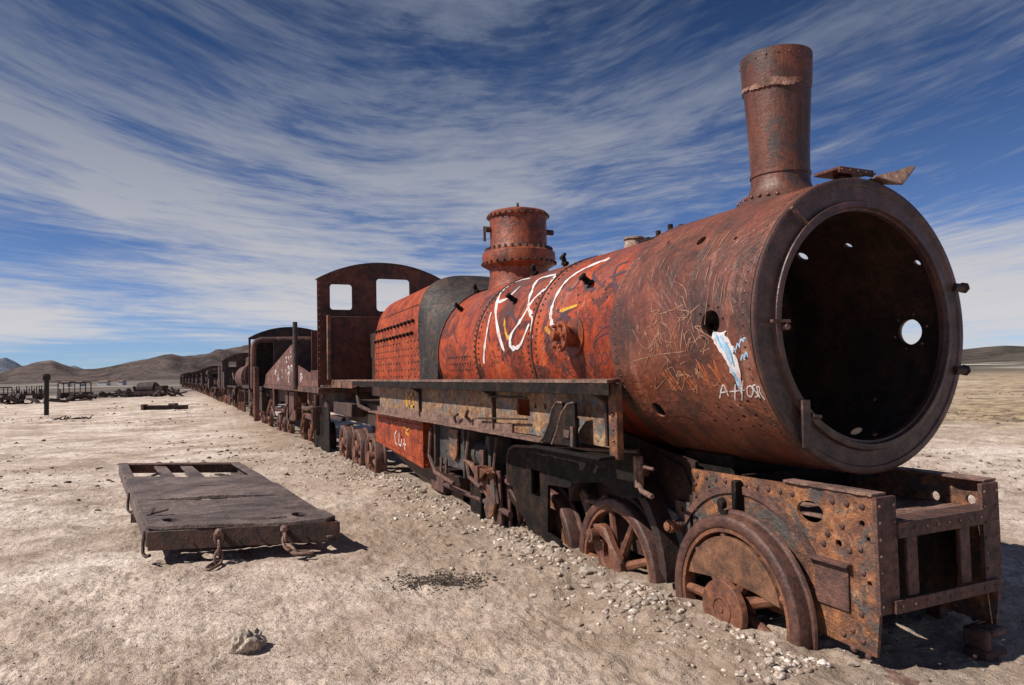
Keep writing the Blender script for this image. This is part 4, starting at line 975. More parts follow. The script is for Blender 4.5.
# ================================================================== REAR TENDER (sloping sides)
TEN = thing('coal_tender', 'rusted coal tender with sloping graffitied side sheets just behind the arched cab wall', 'tender', (-18, 0, 0))
mb = MB(); mb.box(-25.5, -12.8, -1.18, 1.18, 1.25, 1.38); mb.box(-25.5, -12.8, -.6, -.45, .75, 1.25); mb.box(-25.5, -12.8, .45, .6, .75, 1.25); mb.build('underframe', 'farred', TEN, .01)
for sd in (-1, 1):
    mb = MB(); mb.prism([(-25.0, 1.39), (-24.5, 1.75), (-17.3, 2.52), (-16.3, 2.45), (-16.3, 1.39)], [], .03, XZ(sd * 1.17, -sd)); mb.prism([(-15.95, 1.39), (-15.95, 1.92), (-12.9, 1.58), (-12.9, 1.39)], [], .03, XZ(sd * 1.17, -sd)); mb.build('side_sheet', 'slope', TEN)
mb = MB(); mb.box(-14.2, -14.15, -1.10, 1.1, 1.39, 2.72); mb.build('front_bulkhead', 'cab', TEN); 
mb = MB(); mb.box(-22.5, -22.45, -1.1, 1.1, 1.39, 2.9); mb.build('rear_bulkhead', 'farrust', TEN)
mb = MB(); mb.cyl((-16.1, -1.22, 1.3), (-16.1, -1.22, 3.06), .07, .06, n=10); mb.build('stake', 'dark', TEN)
mb = MB()
for q_ in range(26):
    x_ = random.choice([-18.0, -18.5, -17.6, -19.6, -20.5, -21.3]) + random.uniform(-.25, .25); z_ = random.uniform(1.5, 2.35 - (-17.3 - x_) * .10 if x_ < -17.3 else 2.3)
    wstroke(mb, [(x_, z_), (x_ + random.uniform(-.2, .3), z_ + random.uniform(-.16, .16)), (x_ + random.uniform(-.1, .3), z_ + random.uniform(-.16, .1))], -1.175, random.uniform(.02, .06))
for q_ in range(6): wstroke(mb, [(-15.6 + q_ * .05, 1.5 + (q_ % 3) * .1), (-15.5 + q_ * .07, 1.7 - (q_ % 2) * .12)], -1.175, .035)
mb.build('graffiti', 'wpaint', TEN, label='white painted letters on the sloping sheet')
for X in (-13.9, -15.2, -16.5, -18.0, -21.0, -22.6, -24.0):
    wheel('wheel', .36, .14, 'small', TEN, (X, -.80, .22 - .02 * (-X - 12)), random.random())
mb = MB(); mb.box(-17.2, -13.2, -.92, -.84, .52, .66); mb.box(-15.3, -14.9, -.95, -.8, .1, .9); mb.box(-17.0, -16.7, -.95, -.8, .1, .9); mb.box(-24.4, -20.6, -.92, -.84, .45, .58); mb.box(-19.6, -19.3, -1.0, -.8, .2, 1.2); mb.tube([(-13.5, -1.1, 1.2), (-13.5, -1.1, .95), (-14.6, -1.15, .85), (-15.4, -1.12, .85)], .06)
mb.box(-20.2, -18.2, -1.0, -.5, .35, 1.2); mb.build('truck_frame', 'farred', TEN, .01)

# ================================================================== CHAIN OF WRECKS
def arch_cab(mb, x, w, z0, ze, zp, thick=.05, holes=()): arch_plate(x, -w, w, z0, ze, zp, holes, thick, mb)
def hulk(kind, label, loc, group, hi=False):
    R = thing('derelict_' + kind, label, 'locomotive' if kind != 'wagon' else 'wagon', loc, group)
    def P(mb, n, m, bv=0, lb=None): return mb.build(n, m, R, bv, loc=(0, 0, 0), label=lb)
    if kind == 'locomotive':
        mb = MB(); mb.lathe([(-6.5, .82), (-1.3, .82), (-1.28, .88), (0, .88), (0, .70), (-1.2, .70), (-1.25, .78), (-6.5, .78)], (0, 0, 1.95), (1, 0, 0), 40, True); P(mb, 'boiler', 'farred')
        mb = MB(); mb.lathe([(.0, .93), (.05, .93), (.05, .72), (.0, .72)], (0, 0, 1.95), (1, 0, 0), 40, True); P(mb, 'front_ring', 'slope')
        mb = MB(); mb.lathe([(.7, .38), (.95, .3), (1.25, .3), (1.33, .2), (1.36, 0)], (-4.2, 0, 1.95), (0, 0, 1), 20); P(mb, 'steam_dome', 'farred')
        mb = MB(); arch_cab(mb, -8.2, 1.4, 1.3, 3.25, 3.65, holes=[rrect(-1.1, -.6, 2.6, 3.1, .05), rrect(.6, 1.1, 2.6, 3.1, .05)]); mb.box(-10.2, -8.2, -1.4, -1.35, 1.3, 2.4); mb.box(-10.2, -8.2, 1.35, 1.4, 1.3, 2.4)
        mb.box(-10.2, -10.1, -1.4, -1.3, 2.4, 3.25); mb.box(-10.2, -10.1, 1.3, 1.4, 2.4, 3.25); P(mb, 'cab', 'farrust')
        n = 14; mb = MB(); pts = [(-1.48 + 2.96 * k / n, 3.68 - .42 * abs(2 * k / n - 1) ** 2.1) for k in range(n + 1)]
        for a, b_ in zip(pts[:-1], pts[1:]): mb.prism([a, b_, (b_[0], b_[1] + .04), (a[0], a[1] + .04)], [], 2.2, lambda a_, c_, t: (-10.3 + t, a_, c_))
        P(mb, 'roof', 'farrust')
        mb = MB(); mb.box(-10.3, -.2, -1.2, -.85, 1.35, 1.45); mb.box(-10.3, -.2, .85, 1.2, 1.35, 1.45); mb.box(-10.4, .3, -.5, .5, .7, 1.1); mb.box(.2, .35, -1.1, 1.1, .55, 1.1); mb.box(-9.5, -8.3, -1.0, -.8, .3, 1.3); mb.box(-5.8, -5.0, -1.05, -.7, .3, 1.2); P(mb, 'frame', 'farrust')
        ws = MB(); 
        for X in (-.6, -2.0, -3.6, -5.2, -7.4, -9.2):
            w_ = MB(); r = .55 if X > -6 else .38
            for sy in (-1, 1): w_.lathe([(0, r), (.12, r), (.12, r - .1), (0, r - .1)], (X, sy * .7 - .06, .35 if r > .5 else .2), (0, 1, 0), 24, True); w_.cyl((X, sy * .7 - .05, .35 if r > .5 else .2), (X, sy * .7 + .05, .35 if r > .5 else .2), .12, n=10)
            for q in range(6):
                for sy in (-1, 1): w_.bar((X, sy * .7, .35 if r > .5 else .2), (X + (r - .05) * math.cos(q * PI / 3), sy * .7, (.35 if r > .5 else .2) + (r - .05) * math.sin(q * PI / 3)), .05, .05, (0, 1, 0))
            P(w_, 'wheel', 'wheel')
        junk(R, -10, -.3, 14, .3, 2.2, (0, 0, 0))
    elif kind == 'tender':
        mb = MB()
        for sy in (-1, 1): mb.prism([(-7, 1.3), (0, 1.3), (0, 2.3), (-2.5, 2.9), (-7, 2.9)], [], .04, lambda a, b_, t, sy=sy: (a, sy * 1.2 - sy * t, b_))
        mb.box(-7, -6.95, -1.15, 1.15, 1.3, 2.9); P(mb, 'tank', 'farrust')
        mb = MB(); mb.box(-7.2, .3, -1.15, 1.15, 1.15, 1.29); mb.box(-7.2, .3, -.5, .5, .7, 1.14); P(mb, 'frame', 'farred')
        mb = MB(); mb.box(-3.2, -3.1, -1.3, -1.21, .8, 3.0); mb.box(-.2, -.1, -1.3, -1.21, .8, 2.6); P(mb, 'stake', 'slope')
        for X in (-.8, -2.2, -5.0, -6.4):
            w_ = MB()
            for sy in (-1, 1): w_.cyl((X, sy * .7 - .06, .22), (X, sy * .7 + .06, .22), .40, n=20); w_.cyl((X, sy * .7 - .12, .22), (X, sy * .7 + .12, .22), .1, n=10)
            P(w_, 'wheel', 'wheel')
        junk(R, -6.8, -.2, 9, .4, 2.4, (0, 0, 0))
    return R
def junk(R_, x0, x1, n, z0=.3, z1=1.25, loc=None):
    """bent pipes, rods and torn plates hanging along a wreck"""
    for i in range(n):
        x = random.uniform(x0, x1); y = -random.uniform(.95, 1.22); z = random.uniform(z0, z1); mb = MB()
        if i % 3 == 0: mb.tube([(x, y, z), (x + random.uniform(-.3, .3), y - .05, z + random.uniform(-.4, .3)), (x + random.uniform(-.9, .9), y, z + random.uniform(-.4, .3))], random.uniform(.03, .06), 6); nm = 'bent_pipe'
        elif i % 3 == 1: w_ = random.uniform(.15, .5); h_ = random.uniform(.15, .5); mb.prism([(x, z), (x + w_, z + random.uniform(-.1, .1)), (x + w_ * random.uniform(.6, 1), z + h_), (x + random.uniform(0, .1), z + h_ * random.uniform(.6, 1))], [], .04, XZ(y)); nm = 'torn_plate'
        else: mb.bar((x, y, z - .35), (x + random.uniform(-.2, .2), y - .02, z + .3), .09, .06); nm = 'hanger_bar'
        mb.build(nm, random.choice(['farred', 'slope', 'farrust', 'wheel']), R_, loc=loc)
# second locomotive behind the tender: arched cab end with pipe hoop
B = thing('derelict_locomotive', 'dark derelict locomotive with arched open cab and bent pipe hoop, right behind the sloping tender', 'locomotive', (-27, 0, 0), 'wrecks standing in the long line')
mb = MB(); arch_plate(-26.6, -1.62, 1.62, 3.15, 3.22, 3.62, [], .05, mb); mb.box(-26.6, -26.5, -1.62, -1.54, 1.2, 3.2); mb.box(-26.6, -26.5, 1.54, 1.62, 1.2, 3.2); mb.box(-26.9, -26.6, .1, 1.6, 1.3, 3.2)
for k in range(8): mb.rivet((-26.55, .1 + (k % 4) * .15, 3.28 + .16 * (k // 4)), (1, 0, 0), .03)
mb.build('cab_end', 'farrust', B)
mb = MB(); pts = [(-1.55 + 3.1 * k / 14, 3.62 - .40 * abs(2 * k / 14 - 1) ** 2.1) for k in range(15)]
for a, b_ in zip(pts[:-1], pts[1:]): mb.prism([a, b_, (b_[0], b_[1] + .04), (a[0], a[1] + .04)], [], 1.2, lambda a_, c_, t: (-27.85 + t, a_, c_))
mb.build('roof', 'farrust', B)
mb = MB(); hp = [(-25.9, -1.50, 1.25), (-25.9, -1.50, 2.7), (-25.9, -1.47, 2.9), (-25.9, -1.38, 3.04), (-25.9, -1.2, 3.1), (-25.9, .4, 3.12), (-25.9, 1.2, 3.1), (-25.9, 1.45, 2.9), (-25.9, 1.5, 1.25)]
mb.tube(hp, .11, 10); mb.build('pipe_hoop', 'farred', B)
mb = MB(); mb.box(-25.6, -25.3, -1.52, -1.34, .0, 2.05)
for k in range(14):
    for y in (-1.48, -1.38): mb.rivet((-25.29, y, .15 + k * .13), (1, 0, 0), .028)
    mb.rivet((-25.45, -1.53, .15 + k * .13), (0, -1, 0), .03)
mb.build('riveted_column', 'slope', B, .01)
mb = MB(); mb.lathe([(-35, .85), (-29, .85), (-29, .78), (-35, .78)], (0, 0, 1.95), (1, 0, 0), 40, True); mb.build('boiler', 'farred', B)
mb = MB(); mb.box(-26.65, -26.62, -1.45, 1.45, 1.3, 3.1); mb.build('backhead', 'black', B)
junk(B, -36.5, -26.0, 22)
junk(TEN, -24.5, -13.0, 20, .35, 1.15)
mb = MB(); mb.lathe([(-36.2, 1.0), (-36.05, 1.0), (-36.05, .86), (-36.2, .86)], (0, -.15, 1.8), (1, 0, 0), 40, True); mb.build('front_ring', 'slope', B)
mb = MB(); mb.box(-37, -25.8, -1.2, 1.2, 1.15, 1.28); mb.box(-37, -25.8, -.5, .5, .6, 1.14); mb.box(-29, -27, -1.1, -.8, .3, 1.1); mb.box(-33.5, -32.5, -1.15, -.8, .2, 1.1); mb.build('frame', 'farrust', B)
for X in (-27.2, -28.8, -30.4, -32.0, -34.0, -35.6): wheel('wheel', .48, .14, 'crank', B, (X, -.82, .05), random.random() * 6)
def put(o, X):
    dy = float(line_y(X)); sl = float(line_y(X - 4) - line_y(X + 4)) / -8
    o.location = (X, dy, float(ground_h(np.array([X]), np.array([0.]), False)[0]) + .12); o.rotation_euler = (0, 0, math.atan(sl)); o['group'] = 'wrecks standing in the long line'
L0 = hulk('locomotive', 'derelict locomotive with pale ringed open smokebox facing forward, third hulk of the line', (0, 0, 0), None); put(L0, -42)
T0 = hulk('tender', 'dark open tender with upright stakes behind the pale ringed smokebox hulk', (0, 0, 0), None); put(T0, -53.5)
X = -63; order = ['fourth', 'fifth', 'sixth', 'seventh', 'eighth', 'ninth', 'tenth', 'eleventh']
k = 0
while X > -225 and k < 8:
    o = dup(L0, (0, 0, 0), 0, 'small distant derelict locomotive, %s engine back from the nearest in the long line' % order[k]); put(o, X); o.scale = (1, random.uniform(.92, 1.03), random.uniform(.82, 1.04)); X -= 11.6
    o = dup(T0, (0, 0, 0), 0, 'small distant open tender directly behind the %s engine of the long line' % order[k]); put(o, X); o.scale = (1, random.uniform(.9, 1.02), random.uniform(.75, 1.1)); X -= 8.6
    k += 1

# ================================================================== FLATBED WAGON FRAME
FL = Vector((-3.87, -4.045, .32)); FR = Vector((-3.43, -2.52, .32)); BL = Vector((-8.58, -4.63, .42)); BR = Vector((-7.67, -3.11, .42))
def fb(u, v, dz=0):   # u 0 front..1 back, v 0 left..1 right
    a = FL + (BL - FL) * u; b_ = FR + (BR - FR) * u; p = a + (b_ - a) * v; return Vector((p.x, p.y, p.z + dz))
WF = thing('wagon_chassis', 'rusted flat wagon chassis with plank deck and hanging chains, alone on the ground', 'wagon frame', (-6, -3.6, 0))
us = [0.0, .105, .315, .50, .685]
for k in range(4):
    u0, u1 = us[k] + (.003 if k else 0), us[k + 1] - .003
    mb = MB(); n = 16; out = []
    for i in range(n + 1): out.append((u0 + (random.uniform(-.0, .003) if k else .004 * math.sin(i * .9)), i / n))
    for i in range(n + 1): out.append((u1 - random.uniform(0, .003), 1 - i / n))
    if k == 0:
        out = []
        for i in range(n + 1):
            v = i / n; c_ = .02 * (max(0, .06 - v) / .06) ** 2 + .02 * (max(0, v - .94) / .06) ** 2; out.append((u0 + c_ + .003 * math.sin(i), v))
        out += [(u1, 1), (u1, 0)]
    H = [circle(.055, .14, .022, 16, .052), circle(.055, .84, .022, 16, .052), rrect(.035, .05, .66, .76, .005)] if k == 0 else ([circle(.17, .48, .004, 8, .03)] if k == 1 else [])
    mb.prism(out, H, .035, lambda a, b_, t: tuple(fb(a, b_, t + (.0, -.012, .006, -.006)[k] + .010 * math.sin(b_ * 7 + k * 2 + a * 20))))
    mb.build('deck_plank', 'plank', WF, .003)
for v, nm in ((0, 'side_beam'), (1, 'side_beam')):
    mb = MB(); s_ = -1 if v == 0 else 1
    a0, a1 = fb(0, v), fb(1, v)
    mb.bar(a0 + Vector((0, 0, -.065)), a1 + Vector((0, 0, -.065)), .03, .13); mb.bar(a0 + Vector((0, -s_ * .05, -.12)), a1 + Vector((0, -s_ * .05, -.12)), .10, .02)
    if v == 0 or v == 1: mb.bar(fb(.69, v, .02) - Vector((0, s_ * .04, 0)), fb(1, v, .02) - Vector((0, s_ * .04, 0)), .11, .02)
    mb.build(nm, 'plank', WF, .004)
mb = MB(); mb.bar(fb(1, 0, -.05), fb(1, 1, -.05), .03, .13); mb.bar(fb(.985, 0, .02), fb(.985, 1, .02), .10, .02); mb.build('end_beam', 'beam', WF, .004)
mb = MB(); mb.bar(fb(0.002, 0, -.08), fb(0.002, 1, -.08), .03, .165)
for k in range(6): mb.rivet(fb(-.004, .2 + k * .12, -.07), (1, -.2, 0), .012)
mb.build('end_beam', 'dark', WF, .004)
for v in (.34, .56):
    mb = MB(); mb.bar(fb(.66, v, -.02), fb(.99, v, -.02), .14, .03); mb.bar(fb(.66, v, -.08), fb(.99, v, -.08), .02, .12); mb.build('longitudinal_beam', 'plank', WF, .004)
mb = MB(); mb.bar(fb(.70, .03, -.05), fb(.86, .22, -.08), .08, .02); mb.bar(fb(.70, .97, -.05), fb(.90, .78, -.08), .08, .02); mb.bar(fb(.72, .72, -.10), fb(.78, .97, -.06), .05, .03); mb.tube([fb(.75, .2, -.2), fb(.78, .22, -.02), fb(.8, .28, .0), fb(.78, .34, -.05)], .02)
mb.bar(fb(.4, 0, -.22), fb(.4, 1, -.22), .12, .10); mb.bar(fb(.8, .1, -.22), fb(.8, .9, -.22), .10, .10); mb.build('brace', 'dark', WF, .004)
for u, v in ((.01, .0), (.46, 0)):
    mb = MB(); p = fb(u, v); mb.tube([p + Vector((0, -.02, .0)), p + Vector((.0, -.035, -.10)), p + Vector((.02, -.035, -.18)), p + Vector((.05, -.01, -.21)), p + Vector((.10, .02, -.19))], .014); mb.build('lashing_hook', 'dark', WF)
mb = MB(); p = fb(.13, .05, .04); mb.bar(p, p + Vector((.02, .14, .03)), .06, .012); mb.bar(p + Vector((.06, -.02, .0)), p + Vector((-.04, .02, .05)), .03, .012); mb.build('loose_clip', 'dark', WF)
def link(mb, c_, d, nrm, L=.085, w=.045, r=.012):
    d = Vector(d).normalized(); s_ = Vector(nrm).cross(d).normalized(); pts = []
    for k in range(16):
        a = 2 * PI * k / 16; pts.append(Vector(c_) + d * (L / 2 * math.cos(a) * (1.15 if abs(math.cos(a)) > .5 else 1)) + s_ * (w / 2 * math.sin(a)))
    mb.tube(pts, r, 7, True)
for v, dirs in ((.36, [((0, 0, -1), (1, 0, 0)), ((.3, 0, -1), (0, 1, 0)), ((.2, -.1, -1), (1, 0, 0)), ((.8, -.6, -.15), (0, 0, 1))]), (.70, [((.5, .1, -1), (0, 1, 0)), ((.5, .3, -1), (1, 0, 0)), ((.7, .5, -.4), (0, 1, 0)), ((.3, 1, -.05), (0, 0, 1))])):
    q = fb(-.004, v, -.02); q.x += .03; mb = MB(); mb.cyl(q - Vector((.05, 0, 0)), q + Vector((.03, 0, 0)), .022, n=10); mb.rivet(q + Vector((.03, 0, 0)), (1, 0, 0), .035, .03); mb.build('chain_pin', 'flange', WF)
    mb = MB()
    for i, (d, n_) in enumerate(dirs):
        d = Vector(d).normalized(); Lk = .11 if i < 3 else .15
        c_ = q + d * Lk * .42; c_.z = max(c_.z, gz(c_.x, c_.y) + .02); link(mb, c_, d, n_, Lk, .06 if i < 3 else .085, .013); q = q + d * Lk * .78
    mb.build('chain', 'flange', WF)

# ================================================================== POST, BEAM AND FAR WRECKS
p = px_z(46.5, 416, -.42)
PO = thing('iron_post', 'single dark upright iron post with a wider head, standing alone at far left', 'post', (p.x, p.y, gz(p.x, p.y)))
mb = MB(); h_ = 2.55; mb.box(-.12, .12, -.12, .12, -.1, h_ - .38); mb.build('shaft', 'post', PO, .015, loc=(0, 0, 0))
mb = MB(); mb.box(-.19, .19, -.19, .19, h_ - .38, h_ - .05); mb.box(-.14, .14, -.14, .14, h_ - .05, h_ + .02); mb.build('cap', 'post', PO, .02, loc=(0, 0, 0))
a = px_z(141, 410.5, -.42); b_ = px_z(188, 410, -.42)
GB = thing('girder', 'long dark rusted girder lying flat on pale ground near the line end', 'girder', ((a.x + b_.x) / 2, (a.y + b_.y) / 2, gz(a.x, a.y)))
d = b_ - a; d.z = 0; L_ = d.length; d.normalize()
mb = MB(); mb.box(-L_ / 2, L_ / 2, -.02, .02, .02, .30); mb.box(-L_ / 2, L_ / 2, -.14, .14, .0, .04); mb.box(-L_ / 2, L_ / 2, -.14, .14, .30, .34); mb.build('i_beam', 'farrust', GB, loc=(0, 0, 0))
mb = MB(); mb.box(L_ * .12, L_ * .26, -.16, .16, .34, .46); mb.box(-L_ * .45, -L_ * .40, -.2, .2, .0, .42); mb.build('bolted_plate', 'farrust', GB, loc=(0, 0, 0)); GB.rotation_euler = (0, 0, math.atan2(d.y, d.x))

def skeleton(x0, x1, yb, hgt, dist, label, dense=False):
    P0 = px_dist(x0, yb, dist); P1 = px_dist(x1, yb, dist); z = gz(P0.x, P0.y); d = (P1 - P0); d.z = 0; L = d.length
    R = thing('skeleton_wagon', label, 'wagon', ((P0.x + P1.x) / 2, (P0.y + P1.y) / 2, z), 'bare wagon frames far across the flat'); R.rotation_euler = (0, 0, math.atan2(d.y, d.x))
    mb = MB(); mb.box(-L / 2, L / 2, -1.0, 1.0, .55, .75); mb.build('floor', 'farrust', R, loc=(0, 0, 0))
    n = 6 if not dense else 12
    for i in range(n + 1):
        x = -L / 2 + L * i / n; mb = MB()
        for y in (-1, 1): mb.box(x - .05, x + .05, y - .05, y + .05, .75, hgt * (1 if not dense else random.uniform(.6, 1)))
        mb.box(x - .05, x + .05, -1, 1, hgt - .06, hgt) if not dense else None
        mb.build('side_post', 'farrust', R, loc=(0, 0, 0))
    if not dense:
        mb = MB()
        for y in (-1, 1): mb.box(-L / 2, L / 2, y - .06, y + .06, hgt, hgt + .14)
        mb.build('roof_rail', 'farrust', R, loc=(0, 0, 0))
    else:
        for i in range(4):
            mb = MB(); x = -L / 2 + L * (i + .3) / 4; mb.box(x, x + L * .12, -1, 1, .75, hgt * random.uniform(.6, .9)); mb.build('panel', 'farrust', R, loc=(0, 0, 0))
    for x in (-L * .38, -L * .22, L * .22, L * .38):
        mb = MB()
        for y in (-.8, .8): mb.cyl((x, y - .06, .35), (x, y + .06, .35), .36, n=14)
        mb.build('wheel', 'farrust', R, loc=(0, 0, 0))
    return R
skeleton(58, 91, 397, 1.95, 108, 'bare wagon frame with flat roof rails, just right of the iron post')
skeleton(14, 44, 398, 1.75, 104, 'broken wagon frame with uneven posts, just left of the iron post', True)
skeleton(-14, 12, 397, 1.5, 112, 'low bare wagon frame at the left edge of the picture')
P0 = px_dist(151, 397, 105); z = gz(P0.x, P0.y)
R = thing('boiler_wreck', 'small dark wreck with a rounded hood, alone left of the line end', 'wreck', (P0.x, P0.y, z)); R.rotation_euler = (0, 0, math.atan2(RT.y, RT.x))
mb = MB(); mb.lathe([(-1.6, .3), (-1.55, .8), (-.2, .85), (.6, .85), (1.0, .5)], (0, 0, 1.0), (1, 0, 0), 20); mb.build('hood', 'farrust', R, loc=(0, 0, 0))
mb = MB(); mb.box(-1.9, 2.0, -.9, .9, .25, .7); mb.box(.9, 1.9, -.8, .8, .7, 1.35); mb.build('body', 'farrust', R, loc=(0, 0, 0))
mb = MB(); mb.cyl((-1.2, -1, .3), (-1.2, 1, .3), .4, n=14); mb.cyl((1.3, -1, .3), (1.3, 1, .3), .4, n=14); mb.build('wheel', 'farrust', R, loc=(0, 0, 0))
# scattered scrap between the far wrecks: each heap a thing
scr = [(5, 401, 90), (33, 402, 85), (66, 400, 92), (84, 398, 100), (99, 396, 106), (110, 397, 104), (118, 394, 118), (126, 397, 102), (133, 396, 108), (163, 395, 112), (168, 398, 98), (82, 414, 46), (62, 414.5, 46)]
descr = ['at the picture edge', 'at the foot of the iron post, left side', 'in front of the roofed wagon frame', 'under the right end of the roofed wagon frame', 'just right of the roofed wagon frame', 'low and flat in the middle of the far flat', 'farthest back beyond the low heaps', 'largest of the heaps left of the hooded wreck', 'touching the left side of the hooded wreck', 'just right of the hooded wreck', 'between the hooded wreck and the line end', 'on the pale ground right of the iron post', 'right beside the foot of the iron post']
for k, (x, y, dd) in enumerate(scr):
    P0 = px_dist(x, y, dd); z = gz(P0.x, P0.y)
    mb = MB(); sc = 1.5 if k < 11 else .35
    for i in range(9):
        c_ = Vector((random.uniform(-1.3, 1.3), random.uniform(-.6, .6), random.uniform(.02, .3))) * sc
        e = Vector((random.uniform(-1, 1), random.uniform(-1, 1), random.uniform(-.15, .45))).normalized()
        mb.bar(c_ - e * .7 * sc, c_ + e * .7 * sc, .22 * sc, .12 * sc)
    o = mb.build('scrap_heap', 'farrust', None, loc=(P0.x, P0.y, z)); o.rotation_euler = (0, 0, math.atan2(RT.y, RT.x))
    tag(o, 'dark heap of scrap iron ' + descr[k], 'scrap heap', 'heaps of scrap on the far flat')
# a few far white huts
for k, (x, w_) in enumerate(((66, 2.4), (80, 1.8), (104, 3), (122, 1.6), (215, 1.6))):
    P0 = px_dist(x, 388, 520); z = -.4 + float(5 * vnoise(np.array([P0.x / 400]), np.array([P0.y / 400]), 9)[0] * sstep(150, 900, np.array([520.]))[0])
    R = thing('hut', ['small white hut seen through the roofed wagon frame', 'tiny pale hut right of the hut behind the wagon frame', 'widest pale hut on the far plain', 'tiny pale hut left of the hooded wreck', 'tiny pale hut near the head of the far line'][k], 'hut', (P0.x, P0.y, z), 'pale huts on the far plain'); R.rotation_euler = (0, 0, math.atan2(RT.y, RT.x))
    mb = MB(); mb.box(-w_, w_, -2.5, 2.5, -.5, 2.4); mb.build('wall', 'hut', R, loc=(0, 0, 0))
    mb = MB(); mb.prism([(-2.8, 2.4), (2.8, 2.4), (0, 3.3)], [], 2 * w_, lambda a, b_, t: (-w_ + t, a, b_)); mb.build('roof', 'flange', R, loc=(0, 0, 0))

# ================================================================== STONES
def rock_mesh(seed, sub=2, rough=.35, name='stone'):
    import bmesh
    bm = bmesh.new(); bmesh.ops.create_icosphere(bm, subdivisions=sub, radius=1)
    if sub < 3:
        rr = random.Random(seed)
        for v in bm.verts: v.co *= 1 + rr.uniform(-.24, .20)
    from mathutils import noise
    for v in bm.verts:
        n = noise.noise(v.co * 1.3 + Vector((seed * 7.1, 0, 0))) * rough * 1.3 + noise.noise(v.co * 3.1 + Vector((seed * 3.3, 5, 0))) * rough * .7
        v.co = v.co * (1 + n); v.co.z *= .68
    me = bpy.data.meshes.new(name); bm.to_mesh(me); bm.free()
    if sub > 2: me.polygons.foreach_set('use_smooth', [True] * len(me.polygons)); me.set_sharp_from_angle(angle=rad(14))
    return me
SM = [rock_mesh(k) for k in range(7)]
for me in SM: me.materials.append(M['stone'])
def stone(x, y, s_, label, group, me=None, sink=.25):
    o = bpy.data.objects.new('stone', me or random.choice(SM)); COL.objects.link(o)
    o.scale = (s_ * random.uniform(.8, 1.3), s_ * random.uniform(.7, 1.1), s_ * random.uniform(.6, 1.0)); o.rotation_euler = (random.uniform(-.3, .3), random.uniform(-.3, .3), random.uniform(0, 6.28))
    o.location = (x, y, gz(x, y) + o.scale.z * sink * .3); return tag(o, label, 'stone', group)
bmz = rock_mesh(40, 4, .42, 'boulder'); bmz.materials.append(M['boulder'])
P0 = px_z(249, 655, .0); o = stone(P0.x, P0.y, .085, 'lone speckled fist-sized rock casting a shadow in the left foreground', None, bmz, .5); o.name = 'rock'; o.scale = (.075, .088, .135); o.location.z += .03; o.rotation_euler = (.2, .1, .5); o['category'] = 'rock'
for (x, y, s_, lb) in ((201 / 1.0, 0, 0, ''),):
    pass
P0 = px_z(620, 668, 0)
for x, y, s_, lb in ((304, 487, .045, 'white stone by the right edge of the wagon chassis, on bare dirt'), (632, 632, .04, 'white stone lying alone on the dirt left of the front wheel'), (655, 640, .035, 'small pale stone just right of another lone white one before the wheels'), (680, 630, .05, 'largest pale stone in the foreground, near the front wheel bottom'),
                     (852, 676, .03, 'dark small stone below the front corner of the frame'), (470, 578, .03, 'pale stone right of the dark soil patch')):
    q = px_z(x, y, 0); stone(q.x, q.y, s_, lb, None)
cnt = 0
while cnt < 235:
    u = random.random()
    X = -.9 - 14 * u ** 1.6; Y = -.78 - abs(random.gauss(0, .28 + .03 * min(6, -X)))
    if Y > -.72 or Y < -2.2: continue
    s_ = random.choice([.014, .018, .02, .024, .03, .045]) * random.uniform(.8, 1.25) * (1 + u * .35)
    stone(X, Y, s_, 'pale broken stone in the rubble strip along the locomotive wheels', 'rubble stones along the wheels'); cnt += 1

def scatter(name, n, mat, fn, smin, smax, seed, label):
    r = np.random.default_rng(seed)
    t = (1 + 5 ** .5) / 2
    iv = np.array([(-1, t, 0), (1, t, 0), (-1, -t, 0), (1, -t, 0), (0, -1, t), (0, 1, t), (0, -1, -t), (0, 1, -t), (t, 0, -1), (t, 0, 1), (-t, 0, -1), (-t, 0, 1)], float); iv /= np.linalg.norm(iv[0])
    fc = np.array([(0, 11, 5), (0, 5, 1), (0, 1, 7), (0, 7, 10), (0, 10, 11), (1, 5, 9), (5, 11, 4), (11, 10, 2), (10, 7, 6), (7, 1, 8), (3, 9, 4), (3, 4, 2), (3, 2, 6), (3, 6, 8), (3, 8, 9), (4, 9, 5), (2, 4, 11), (6, 2, 10), (8, 6, 7), (9, 8, 1)])
    x, y, sm = fn(r, n); n = len(x)
    z = ground_h(x, y)
    s_ = (smin * (smax / smin) ** (r.random(n) ** 2.2)) * sm
    V = iv[None] * (1 + r.uniform(-.55, .35, (n, 12, 1))) * s_[:, None, None] * np.stack([r.uniform(.8, 1.4, n), r.uniform(.7, 1.1, n), r.uniform(.45, .85, n)], -1)[:, None, :]
    a = r.uniform(0, 6.28, n); c_, s2 = np.cos(a)[:, None], np.sin(a)[:, None]
    V = np.stack([V[..., 0] * c_ - V[..., 1] * s2, V[..., 0] * s2 + V[..., 1] * c_, V[..., 2]], -1)
    V = V + np.stack([x, y, z + s_ * .02], -1)[:, None, :]
    F = (fc[None] + (np.arange(n) * 12)[:, None, None]).reshape(-1, 3)
    me = bpy.data.meshes.new(name); me.vertices.add(n * 12); me.vertices.foreach_set('co', V.ravel())
    me.loops.add(F.size); me.loops.foreach_set('vertex_index', F.ravel().astype(np.int32)); me.polygons.add(len(F))
    me.polygons.foreach_set('loop_start', np.arange(0, F.size, 3, dtype=np.int32)); me.polygons.foreach_set('loop_total', np.full(len(F), 3, dtype=np.int32))
    me.update(); me.validate(); me.materials.append(mat)
    o = bpy.data.objects.new(name, me); COL.objects.link(o); tag(o, label, 'gravel', None, 'stuff'); return o
